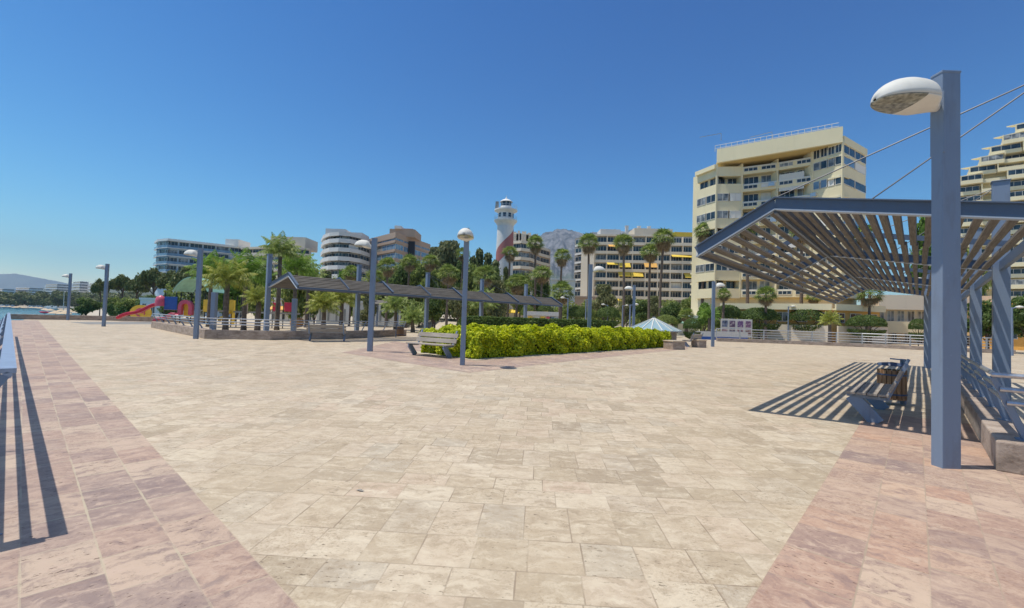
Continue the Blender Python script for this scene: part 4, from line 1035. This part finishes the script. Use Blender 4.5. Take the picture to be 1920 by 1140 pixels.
# --- low white buildings along the promenade
def lowb(label, p0_, p1_, Y, top, mat, openings=4, awn=None, roof=None, z0=0, dep=7, name='low_building', cat='building'):
    zt = at((p0_+p1_)/2, top, Y).z; B = Bld(name, label, cat, [(p0_, Y), (p1_, Y)], dep, z0-.2, zt, mat, .15)
    B.band(0, zt-.35, zt+.1, .2, 'cornice', roof or mat, .3, False)
    h = min(2.3, zt-z0-.9); 
    if openings: B.windows(0, z0+.2, h, openings, 2, 'glass', 1.0, .25)
    if awn: B.awning(p0_+2, p1_-2, z0+h+.45, Y, awn, .7, 1.6)
    return B
lowb('low pink roofed restaurant behind the long pergola', 594, 655, 78, 562, 'wht', 4, None, 'roof')
lowb('low white restaurant with a shaded front behind the garden palms', 508, 590, 84, 560, 'wht', 5, 'awno')
lowb('low white pavilion right of the pink roofed restaurant', 662, 752, 82, 566, 'wht', 6, None)
lowb('long white flat roofed building behind the right end of the long pergola', 930, 1036, 96, 549, 'whitep', 7, 'awn', z0=1)
lowb('white house with dark windows between two palms below the mountain', 1032, 1078, 118, 523, 'whitep', 3, z0=2)
lowb('brown stone base building left of the awning apartments', 1064, 1122, 130, 556, 'brown', 3, z0=2)
lowb('pale beach restaurant behind the playground', 262, 345, 95, 560, 'wht', 5, None)
lowb('pale building with strip windows behind the green playground roof', 335, 385, 110, 545, 'wht', 3, None)
lowb('low white shop with dark front behind the clipped trees', 1455, 1500, 62, 606, 'wht', 3, None, dep=3)
lowb('low white shed right of the skylight under the small trees', 1262, 1312, 74, 592, 'wht', 3, 'mint')
# white flower kiosk
B = lowb('small white kiosk with yellow panels behind the dark hedge', 985, 1048, 50, 586, 'white', 0, None, name='kiosk', cat='kiosk', dep=3)
a, d, L, n, th = B.seg(0)
for k, (x, c_) in enumerate(((.35, 'awn'), (1.1, 'white'), (1.75, 'awn'), (2.4, 'pink'), (2.75, 'bglass'), (3.2, 'galv'))):
    m = MB(); m.box(x, x+.5, -.05, .14, .9, 2.0); link('panel', m.mesh('panel', M[c_]), B.r, loc=a, rz=th)
# --- far white blocks across the bay
for lb, p0_, p1_, Y, top, n in (('far white terraced block at the left edge above the beach trees', -20, 26, 640, 541, 5), ('far low white block with a flat roof above the beach trees', 26, 80, 660, 539, 4),
        ('far white block left of the leftmost lamp post', 82, 128, 640, 532, 6), ('far white tower block between the two left lamp posts', 133, 163, 600, 527, 7), ('far white block just left of the pines', 164, 196, 560, 530, 6)):
    zt = at((p0_+p1_)/2, top, Y).z; B = Bld('distant_building', lb, 'building', [(p0_, Y+20), ((p0_+p1_)/2, Y), (p1_, Y+10)], 40, -3, zt, 'whitep', 1.5, 'white blocks across the bay')
    fh = 3.6
    for f in range(n):
        z = zt-(f+1)*fh
        for i in (0, 1): B.band(i, z-.3, z+1.2, 0, 'balcony', 'whitep'); B.windows(i, z+1.2, fh-1.7, 1, 5, 'cglass', .5, 0)
# ------------------------------------------------------------------ exhibition panels, white barrier
for k, px in enumerate((1352, 1366, 1381, 1396)):
    p = at(px+7, 600, 57); r = thing('picture_panel', ('first', 'second', 'third', 'last')[k]+' white picture panel from the left beyond the far railing', 'display panel', (p.x, p.y, 0), R(-4), 'white picture panels')
    m = MB(); m.box(-.48, .48, -.04, .04, .35, 2.55); bo = m.build('board', M['white'], r, bevel=.01)
    for s_ in (-.40, .40): m = MB(); m.box(s_-.03, s_+.03, -.05, .05, 0, .36); m.build('foot', M['galv'], r)
    for j in range(2):
        t = NT('photo_print'); f = t.noise(t.pos(True), 2.2+k+j, 2); rr = random.Random(k*3+j)
        t.out(t.ramp(f, [(.3, (.03, .03, .05)), (.5, (rr.uniform(.1, .4), rr.uniform(.08, .2), rr.uniform(.08, .35))), (.7, (.5, .45, .42))]), .4)
        m = MB(); m.box(-.34, .34, -.055, -.041, .55+j*.98, 1.35+j*.98); m.build('picture', t.mat, bo)
fa = [Vector((*G(px, py)[:2], 0)) for px, py in ((1312, 637), (1412, 640))]
d = fa[1]-fa[0]; r = thing('fabric_barrier', 'long low white barrier with a blue foot before the picture panels', 'barrier', (fa[0].x, fa[0].y+1.2, 0), math.atan2(d.y, d.x))
m = MB(); m.box(0, d.length, -.05, .05, .35, .95); m.build('white_cloth', M['white'], r); m = MB(); m.box(0, d.length, -.07, .07, .0, .35); m.build('blue_foot', M['bluep'], r)
# ------------------------------------------------------------------ playground
p = G(335, 606); pg = Vector((p.x, p.y, 0)); S = pg.y/F      # metres per photo pixel at this distance
def pgx(px): return (px-335)*S
def pgz(py): return at(335, py, pg.y).z
r = thing('playground_tower', 'large play structure with red slide, blue panel and mint green roof', 'play structure', tuple(pg))
def slide(px0, y0, px1, y1, mat, parent, yo=0, w=.28):
    """trough from the top (px1,y1) to the foot (px0,y0)"""
    P = []; n = 14; x0, z0 = pgx(px0), pgz(y0); x1, z1 = pgx(px1), pgz(y1)
    for i in range(n+1):
        t = i/n; z = z0+(z1-z0)*(t**1.0)+.10*math.sin(t*math.pi*3.2); P.append((x0+(x1-x0)*t, z))
    m = MB(); prof = [(-w, .26), (-w*1.0, .10), (-w*.6, 0), (w*.6, 0), (w*1.0, .10), (w, .26)]; th = .05
    V = []; 
    for (x, z) in P:
        for (y, dz) in prof: V.append((x, y+yo, z+dz))
        for (y, dz) in prof[::-1]: V.append((x, (y*1.18)+yo, z+dz-th))
    k = len(prof)*2; Fq = [(i*k+j, (i+1)*k+j, (i+1)*k+(j+1) % k, i*k+(j+1) % k) for i in range(n) for j in range(k)]
    Fq += [tuple(range(k)), tuple(n*k+j for j in range(k))[::-1]]
    m.add(V, Fq); return m.build('slide', mat, parent, smooth=False)
slide(222, 601, 303, 571, M['red'], r, 0)
m = MB(); cx = pgx(299); m.lathe([(.05, 1.2), (.42, 1.0), (.52, .6), (.52, 0)], 14); o = m.build('slide_hood', M['pink'], r, loc=(cx, 0, pgz(575)), smooth=True)
slide(306, 604, 345, 590, M['pink'], r, -1.2)
def panel(px0, px1, y0, y1, mat, yo=-.1, th=.06, parent=None, name='panel'):
    m = MB(); m.box(pgx(px0), pgx(px1), yo, yo+th, pgz(y1), pgz(y0)); return m.build(name, M[mat], parent or r, bevel=.02)
panel(307, 331, 557, 581, 'bluep')
m = MB(); xc = pgx(349); zc = pgz(575)
for i in range(13):          # red arch of the tunnel
    a0, a1 = math.pi*i/12*1.0, math.pi*(i+1)/12
    if i == 12: break
    ri, ro = .38, .78
    V = [(xc+q*math.cos(a), y, zc+q*math.sin(a)) for a in (a0, a1) for y in (-.35, .0) for q in (ri, ro)]
    m.add(V, [(0, 1, 5, 4), (2, 6, 7, 3), (1, 3, 7, 5), (0, 4, 6, 2)])
m.box(xc-.78, xc-.38, -.35, 0, pgz(590), zc); m.box(xc+.38, xc+.78, -.35, 0, pgz(590), zc)
m.build('tunnel_arch', M['pink'], r)
m = MB(); m.box(xc-.38, xc+.38, .05, .1, pgz(592), pgz(568)); m.build('arch_panel', M['yellow'], r)
panel(380, 394, 560, 583, 'yellow'); panel(432, 440, 560, 606, 'yellow')
for px in (303, 333, 365, 379, 395, 420, 447):
    m = MB(); m.tube([(pgx(px), .3, 0), (pgx(px), .3, pgz(548))], .06, 6); m.build('post', M['black' if px % 2 else 'red'], r)
for px in (303, 333, 365, 395):
    m = MB(); m.tube([(pgx(px), 2.0, 0), (pgx(px), 2.0, pgz(548))], .06, 6); m.build('post', M['black'], r)
m = MB(); m.box(pgx(303), pgx(398), .2, 2.0, pgz(582), pgz(579.5)); m.build('platform', M['grey'], r)
m = MB(); a, b, c_, z0, z1 = pgx(328), pgx(392), pgx(362), pgz(545), pgz(519)      # curved canopy roof
V = []; n = 10
for i in range(n+1):
    t = i/n; x = a+(b-a)*t; z = z0+(z1-z0)*math.sin(math.pi*t)**.8
    V += [(x, -.6, z), (x, 2.6, z), (x, -.6, z-.06), (x, 2.6, z-.06)]
m.add(V, [(4*i, 4*i+4, 4*i+5, 4*i+1) for i in range(n)]+[(4*i+2, 4*i+3, 4*i+7, 4*i+6) for i in range(n)]+[(4*i, 4*i+2, 4*i+6, 4*i+4) for i in range(n)]); m.build('roof', M['mint'], r)
r2 = thing('playground_tower', 'second play structure with red panels and yellow slide behind the pergola column', 'play structure', (pg.x, pg.y-6.5, 0))
S0 = S; S = (pg.y-6.5)/F
def pgx(px): return at(px, 590, pg.y-6.5).x-pg.x
def pgz(py): return at(500, py, pg.y-6.5).z
slide(412, 606, 434, 588, M['yellow'], r2, 0, .2)
for a in ((512, 526, 567, 583, 'red'), (533, 547, 566, 583, 'red'), (430, 438, 564, 590, 'yellow'), (456, 465, 566, 590, 'brown')): panel(*a, parent=r2)
for px in (430, 440, 508, 528, 549):
    m = MB(); m.tube([(pgx(px), .3, 0), (pgx(px), .3, pgz(558))], .05, 6); m.build('post', M['black'], r2)
m = MB(); m.box(pgx(428), pgx(550), .1, 1.4, pgz(588), pgz(585)); m.build('platform', M['grey'], r2)
m = MB(); m.lathe([(0, .15), (.5, .25), (.62, .6), (.55, .95), (.35, 1.1)], 14); m.build('rocker', M['orange'], r2, loc=(pgx(562), -.5, 0))
# round yellow sign on the play area
p = at(263, 600, 56); r = thing('round_sign', 'half hidden round yellow play sign behind the red slide', 'sign', (p.x, p.y, 0))
m = MB(); n = 28; rr = 1.35
V = [(rr*math.cos(2*math.pi*i/n), y, rr*.72*math.sin(2*math.pi*i/n)+.95) for y in (-.05, .05) for i in range(n)]
m.add(V, [tuple(range(n)), tuple(range(n, 2*n))[::-1]]+[(i, n+i, n+(i+1) % n, (i+1) % n) for i in range(n)]); m.build('disc', M['yellow'], r)
m = MB()
for i in range(20):
    a, b = 2*math.pi*i/24-.6, 2*math.pi*(i+1)/24-.6; m.bar((.55*math.cos(a), -.08, .45*math.sin(a)+1.0), (.55*math.cos(b), -.08, .45*math.sin(b)+1.0), .04, .16)
m.box(-.3, .35, -.1, -.06, .9, 1.05); m.build('emblem', M['pink'], r)
# ------------------------------------------------------------------ beach things
p = at(117, 588, 190); r = thing('beach_catamaran', 'white catamaran with a tall mast pulled up on the beach', 'boat', (p.x, p.y, -2.4), R(20))
for s_ in (-1.1, 1.1):
    m = MB(); m.tube([(-2.6, s_, .55), (-2.0, s_, .3), (0, s_, .22), (2.0, s_, .32), (2.8, s_, .75)], [.05, .26, .34, .26, .04], 8); m.build('hull', M['white'], r, smooth=True)
m = MB(); m.tube([(.3, 0, .5), (.1, 0, 9.6)], [.14, .1], 8); m.build('mast', M['white'], r)
m = MB(); m.tube([(.3, 0, 1.3), (-2.4, 0, 1.2)], [.28, .2], 8); m.build('furled_sail', M['white'], r)
p = at(84, 583, 215); r = thing('beach_canoe', 'small red boat lying on the beach at the far left', 'boat', (p.x, p.y, -2.5), R(5))
m = MB(); m.tube([(-2.6, 0, .6), (-1.4, 0, .35), (0, 0, .3), (1.4, 0, .35), (2.6, 0, .65)], [.05, .4, .5, .4, .05], 8); m.build('hull', M['red'], r, smooth=True)
m = MB(); m.box(-.9, .9, -.3, .3, .72, .8); m.build('seat', M['bwood'], r)
rg = random.Random(3); para = None
for i in range(16):
    px = 8+i*9.5+rg.uniform(-3, 3); Y = rg.uniform(240, 300) if i < 8 else rg.uniform(110, 190); p = at(px, 588, Y)
    z0 = -2.4
    if para is None:
        para = thing('beach_parasol', 'pale straw parasol on the far beach', 'parasol', (p.x, p.y, z0), 0, 'small pale parasols scattered on the far beach')
        m = MB(); m.tube([(0, 0, 0), (0, 0, 2.3)], .05, 5); m.build('pole', M['bwood'], para)
        m = MB(); m.lathe([(1.5, 1.8), (.8, 2.2), (.05, 2.5)], 10); m.build('canopy', M['tan'], para)
    else: dup(para, (p.x, p.y, z0))
# ------------------------------------------------------------------ trees and palms
T = [('pine', 'pine_tree', 'pine just right of the second lamp post at the left', 187, 521, 128, 30), ('pine', 'pine_tree', 'umbrella pine above the beach, second of the left row', 228, 513, 132, 44),
 ('pine', 'pine_tree', 'dark umbrella pine left of the blue apartment block', 254, 517, 124, 42), ('pine', 'pine_tree', 'tall umbrella pine in front of the blue apartment block', 286, 500, 118, 60),
 ('pine', 'pine_tree', 'umbrella pine leaning over the play structure', 318, 505, 112, 56), ('pine', 'pine_tree', 'umbrella pine behind the mint green roof', 352, 498, 105, 62),
 ('darkr', 'leafy_bush', 'dark green bush on the beach between the two left lamp posts', 160, 557, 105, 44), ('round', 'leafy_bush', 'green bush behind the second left lamp post', 212, 555, 105, 34),
 ('round', 'leafy_bush', 'green bush under the pines at the left', 243, 556, 100, 46), ('darkr', 'leafy_bush', 'dark bush under the tallest pine', 282, 552, 98, 48), ('darkr', 'leafy_bush', 'dark bush behind the blue play panel', 320, 548, 90, 44),
 ('round2', 'broad_tree', 'olive green tree behind the corner lamp post', 398, 485, 80, 66), ('bright', 'broad_tree', 'light green tree above the play structure', 440, 490, 70, 84), ('round', 'broad_tree', 'green tree between the garden palms', 486, 478, 62, 60),
 ('round', 'broad_tree', 'large green tree behind the first pergola column', 556, 468, 60, 70), ('darkr', 'broad_tree', 'dark tree behind the first pergola column', 590, 505, 75, 46),
 ('bright', 'broad_tree', 'light green tree below the white curved building', 640, 502, 86, 54), ('round2', 'broad_tree', 'olive tree below the white curved building', 608, 510, 92, 44), ('round', 'broad_tree', 'green tree right of the second lamp post of the square', 722, 505, 96, 56),
 ('darkr', 'broad_tree', 'dark tree in front of the brown office block', 752, 488, 92, 52), ('round', 'broad_tree', 'green tree at the right foot of the brown office block', 786, 482, 98, 56), ('round2', 'broad_tree', 'tall grey green tree left of the bench lamp post', 836, 455, 104, 84),
 ('round', 'broad_tree', 'green tree before the tall grey green tree', 815, 500, 84, 66), ('darkr', 'broad_tree', 'dark tree behind the bench lamp post', 868, 482, 92, 48), ('round', 'broad_tree', 'green tree right of the bench lamp post', 893, 490, 86, 60),
 ('round2', 'broad_tree', 'tall grey green tree behind the brown office block corner', 815, 466, 108, 60), ('cone', 'conifer', 'broad dark conifer right of the bench lamp post', 884, 474, 104, 34), ('cone', 'conifer', 'short dark conifer touching the lighthouse', 926, 482, 106, 34), ('cone', 'conifer', 'pointed dark conifer left of the lighthouse', 895, 459, 110, 36), ('cone', 'conifer', 'second pointed dark conifer nearer the lighthouse', 912, 468, 108, 36), ('darkr', 'broad_tree', 'dark tree at the foot of the lighthouse', 922, 498, 96, 44),
 ('cone', 'conifer', 'slim blue green conifer right of the lighthouse base', 946, 495, 88, 22), ('round', 'broad_tree', 'green tree below the turreted building', 975, 506, 84, 52), ('darkr', 'broad_tree', 'dark tree under the right turrets', 1010, 516, 88, 46),
 ('round2', 'broad_tree', 'olive tree behind the right end of the long pergola', 930, 528, 72, 60), ('round2', 'broad_tree', 'bare looking olive tree left of the kiosk', 858, 540, 55, 44), ('round2', 'broad_tree', 'grey green tree below the first awnings', 1132, 535, 92, 56),
 ('round2', 'broad_tree', 'pale olive tree behind the second tall palm', 1176, 555, 86, 40), ('darkr', 'broad_tree', 'dark tree in front of the awning block ground floor', 1205, 562, 84, 40), ('round2', 'broad_tree', 'olive tree between the two close palms', 1226, 556, 88, 38),
 ('darkr', 'broad_tree', 'dark round tree right of the skylight', 1262, 566, 70, 46), ('round', 'broad_tree', 'green tree beneath the narrow wing', 1290, 556, 84, 36), ('bright', 'broad_tree', 'light green tree behind the planters', 1322, 566, 60, 36),
 ('round2', 'broad_tree', 'olive tree left of the garden wall end', 690, 545, 62, 44), ('round', 'broad_tree', 'green tree under the long pergola', 775, 560, 50, 60), ('darkr', 'broad_tree', 'dark green tree behind the litter bin', 812, 556, 56, 46),
 ('round', 'broad_tree', 'green tree behind the terrace building', 1770, 520, 75, 80), ('darkr', 'broad_tree', 'dark tree seen between the right pergola columns', 1850, 560, 44, 90), ('darkr', 'broad_tree', 'dark tree at the right edge below the stepped building', 1925, 552, 40, 90),
 ('bright', 'broad_tree', 'bright tree high behind the near pergola slats', 1735, 400, 86, 70), ('round', 'broad_tree', 'green tree behind the slats right of the nearest lamp post', 1800, 450, 80, 80)]
for kd, nm, lb, px, top, Y, wp in T:
    tree(kd, nm, lb, px, top, Y, wp, group={'pine_tree': 'umbrella pines above the beach', 'leafy_bush': 'bushes above the beach', 'conifer': 'conifers by the lighthouse'}.get(nm, 'broad trees beyond the square'), cat={'leafy_bush': 'bush'}.get(nm, 'tree'))
for lb, px, top, Y, wp, kd in (('clipped round tree right of the narrow lamp standard', 1082, 574, 62, 40, 'clip'), ('clipped round tree below the grey green tree', 1140, 574, 60, 44, 'clip'), ('clipped round tree behind the kiosk', 1022, 570, 66, 34, 'clip'), ('clipped tree left of the kiosk', 990, 572, 64, 28, 'clipm'),
    ('clipped round tree right of the far lamp post', 1364, 571, 62, 52, 'clip'), ('large clipped round tree behind the picture panels', 1424, 576, 60, 72, 'clip'), ('large clipped round tree right of the pale lamp standard', 1513, 577, 60, 66, 'clip'),
    ('clipped round tree before the terrace building', 1624, 590, 56, 62, 'clip'), ('clipped round tree left of the half hidden lamp post', 1722, 597, 52, 30, 'clip'), ('clipped tree between the far columns at the right', 1778, 590, 50, 50, 'clip'),
    ('small round olive tree in the stone planters', 1298, 596, 36, 32, 'clip'), ('round tree behind the skylight drum', 1250, 590, 58, 40, 'clipm'), ('clipped round bush under the long pergola', 727, 562, 80, 26, 'clip'),
    ('clipped round tree left of the half seen trees by the hedge', 1104, 578, 66, 30, 'clipm')):
    p = at(px, 590, Y); zt = at(px, top, Y).z; w_ = wp/F*Y; cm, tm, W = PROT[kd]; z0 = .0
    r = thing('clipped_tree', lb, 'tree', (p.x, p.y, z0), random.uniform(0, 6), 'clipped round trees', (w_, w_, zt/.99)); link('crown', cm, r); link('trunk', tm, r)
# tall fan palms
for a in (('tall fan palm in front of the left end of the awning block', 1103, 455, 84, 40), ('fan palm right of the turreted building, before the mountain', 1049, 480, 82, 34), ('tall fan palm before the middle of the awning block', 1168, 455, 76, 40),
    ('shorter of the two close fan palms before the awning block', 1217, 472, 80, 36), ('taller of the two close fan palms before the awning block', 1238, 447, 76, 44), ('fan palm between the awning block and the tall tower', 1316, 434, 78, 38),
    ('fan palm in front of the right turrets', 1001, 456, 86, 34), ('fan palm in front of the lighthouse stripe', 951, 473, 84, 32), ('fan palm whose crown is hidden by the pergola roof, left of the tower', 1401, 426, 66, 42),
    ('fan palm behind the pergola roof before the tower', 1502, 432, 64, 44), ('fan palm behind the far end of the pergola roof', 1617, 440, 60, 46)): fan_palm(*a, lean=.004)
for a in (('bushy fan palm under the turreted building', 1014, 512, 74, 40), ('bushy fan palm below the mountain gap', 1052, 548, 62, 46), ('small fan palm before the tower ground floor left of the panels', 1357, 552, 60, 26), ('fan palm with drooping leaves before the tower', 1435, 553, 58, 40),
    ('small fan palm right of the pale lamp standard', 1527, 558, 62, 28), ('fan palm before the terrace building', 1631, 552, 58, 44), ('small fan palm right of the skylight', 1288, 590, 62, 30), ('fan palm before the brown office block left', 724, 500, 78, 38),
    ('fan palm before the brown office block right', 762, 492, 84, 34), ('fan palm behind the bench lamp post', 862, 476, 88, 28), ('fan palm left of the bench lamp post', 802, 490, 82, 34), ('fan palm below the conifers', 905, 515, 70, 44),
    ('fan palm low before the lighthouse', 968, 530, 66, 44), ('fan palm under the white curved building', 655, 512, 82, 34), ('fan palm over the middle of the long pergola', 838, 512, 68, 44), ('fan palm behind the litter bin', 700, 520, 66, 36)): fan_palm(*a, dead=.8)
# feather palms of the garden
for a in (('yellow green feather palm behind the corner lamp post', 424, 524, 33, 98, 'y'), ('green feather palm above the red play panels', 458, 512, 37, 104, 'g'), ('tall green feather palm behind the first pergola column', 520, 470, 40, 80, 'd'),
    ('feather palm leaning right of the tall green one', 552, 502, 43, 84, 'g'), ('drooping yellow feather palm beside the first pergola column', 484, 560, 31.5, 62, 'y'), ('yellow feather palm in the middle of the garden', 607, 572, 38, 74, 'y'),
    ('feather palm under the long pergola left of the second column', 640, 560, 41, 80, 'y'), ('silvery feather palm at the right end of the garden wall', 775, 596, 45, 62, 'd'), ('feather palm over the play structure', 392, 508, 43, 84, 'g'),
    ('low feather palm left of the golden bushes', 742, 574, 52, 66, 'd'), ('droopy feather palm beyond the far railing', 1556, 600, 52, 44, 'y'), ('bright feather palm behind the far lamp post', 1330, 590, 55, 44, 'g'),
    ('feather palm at the far end of the long pergola', 905, 566, 55, 66, 'd'), ('green feather palm at the left end of the long pergola', 575, 520, 50, 76, 'd')): feather_palm(*a)
# woodland across the bay and behind the promenade: too far to count
def wood_mass(name, label, pts, mat, N, size, seed, h, dep=10, base=0):
    rng = np.random.default_rng(seed); C = []; Rr = []
    for (px, top, Y) in pts:
        p = at(px, 585, Y); zt = at(px, top, Y).z; hh = zt-base; w_ = hh*.42
        for q in range(3): C.append((p.x+rng.normal()*w_*.6, p.y+rng.random()*dep, base+hh*(.35+.25*q))); Rr.append((w_*(1.1-.15*q), w_, hh*.27))
    V = leaf_arrays(C, Rr, N, size, rng, .6, asp=.7); o = link(name, leafmesh(name, V, mat)); tag(o, label, 'wood', kind='stuff')
rg = random.Random(9)
wood_mass('distant_woodland', 'dark tree belt along the far beach at the left', [(px, 551+rg.uniform(-4, 5), 520+rg.uniform(-20, 20)) for px in range(-60, 250, 6)], M['pine'], 30000, 1.0, 31, 12, 20, -1)
wood_mass('promenade_greenery', 'unbroken green planting behind the trees of the promenade', [(px, 538+rg.uniform(-14, 12) if px < 950 else 572+rg.uniform(-8, 8), 104+rg.uniform(-5, 5)) for px in range(330, 1320, 9)], M['leafm'], 60000, .28, 33, 8, 6, .5)
wood_mass('garden_shrubbery', 'low green planting in front of the apartment gardens at the right', [(px, 596+rg.uniform(-5, 5), 64+rg.uniform(-2, 2)) for px in range(1330, 1960, 8)], M['leafm'], 26000, .13, 35, 3, 2, 0)
# ------------------------------------------------------------------ light
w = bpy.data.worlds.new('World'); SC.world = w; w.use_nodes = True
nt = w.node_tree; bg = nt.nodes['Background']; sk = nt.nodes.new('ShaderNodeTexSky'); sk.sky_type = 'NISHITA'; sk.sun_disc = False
ELV, AZ = R(70), R(-93)
sk.sun_elevation = ELV; sk.sun_rotation = AZ; sk.altitude = 0; sk.air_density = 1.0; sk.dust_density = .15; sk.ozone_density = 6.0
def vm(op, a, v):
    n = nt.nodes.new('ShaderNodeVectorMath'); n.operation = op; nt.links.new(a, n.inputs[0]); n.inputs[1].default_value = v; return n.outputs[0]
q = vm('MULTIPLY', sk.outputs[0], (.11, .11, .11)); sp_ = nt.nodes.new('ShaderNodeSeparateXYZ'); nt.links.new(q, sp_.inputs[0]); cb = nt.nodes.new('ShaderNodeCombineXYZ')
for i_, (g_, k_) in enumerate(((2.7, 5.2), (1.90, 2.66), (1.41, 1.56))):      # clear deep Mediterranean blue
    a_ = nt.nodes.new('ShaderNodeMath'); a_.operation = 'POWER'; nt.links.new(sp_.outputs[i_], a_.inputs[0]); a_.inputs[1].default_value = g_
    b_ = nt.nodes.new('ShaderNodeMath'); b_.operation = 'MULTIPLY'; nt.links.new(a_.outputs[0], b_.inputs[0]); b_.inputs[1].default_value = k_
    c_ = nt.nodes.new('ShaderNodeMath'); c_.operation = 'MINIMUM'; nt.links.new(b_.outputs[0], c_.inputs[0]); c_.inputs[1].default_value = 3.0
    d_ = nt.nodes.new('ShaderNodeMath'); d_.operation = 'DIVIDE'; nt.links.new(c_.outputs[0], d_.inputs[0]); d_.inputs[1].default_value = .11
    nt.links.new(d_.outputs[0], cb.inputs[i_])
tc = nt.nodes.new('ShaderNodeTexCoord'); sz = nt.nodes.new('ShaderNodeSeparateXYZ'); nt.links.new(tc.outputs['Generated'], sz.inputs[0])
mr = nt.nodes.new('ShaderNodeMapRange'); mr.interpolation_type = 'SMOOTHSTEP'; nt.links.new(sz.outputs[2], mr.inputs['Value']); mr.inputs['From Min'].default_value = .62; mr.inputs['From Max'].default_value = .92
mx = nt.nodes.new('ShaderNodeMix'); mx.data_type = 'RGBA'; nt.links.new(mr.outputs[0], mx.inputs['Factor']); nt.links.new(cb.outputs[0], mx.inputs['A']); mx.inputs['B'].default_value = (.46/.11, .47/.11, .52/.11, 1)  # unseen upper sky blended to an added pale neutral, to lessen blue in shadows
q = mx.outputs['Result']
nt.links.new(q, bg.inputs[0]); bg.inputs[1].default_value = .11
sl = bpy.data.lights.new('sun', 'SUN'); sl.energy = 4.4; sl.angle = R(.5); sl.color = (1, .95, .86)
so = bpy.data.objects.new('sun', sl); COL.objects.link(so)
sdir = Vector((math.sin(AZ)*math.cos(ELV), math.cos(AZ)*math.cos(ELV), math.sin(ELV)))
so.rotation_euler = sdir.to_track_quat('Z', 'Y').to_euler(); so.location = sdir*200
SC.view_settings.view_transform = 'Standard'; SC.view_settings.look = 'None'; SC.view_settings.exposure = 0.07; SC.view_settings.gamma = 1
SC.render.resolution_x = 1024; SC.render.resolution_y = 608

# ------------------------------------------------------------------ air
m = MB(); m.box(-9600, 9600, -9600, 9600, -9, 1150)
hz = m.build('haze', (lambda q: q)(bpy.data.materials.new('haze_air')))
hm = hz.data.materials[0]; hm.use_nodes = True; n_ = hm.node_tree.nodes; n_.remove(n_['Principled BSDF'])
pv = n_.new('ShaderNodeVolumePrincipled'); pv.inputs['Color'].default_value = (.54, .74, 1.0, 1); pv.inputs['Density'].default_value = 1.1e-4; pv.inputs['Anisotropy'].default_value = .1
hm.node_tree.links.new(pv.outputs[0], n_['Material Output'].inputs['Volume'])
tag(hz, kind='stuff'); hz['label'] = 'pale summer haze over bay and mountains'
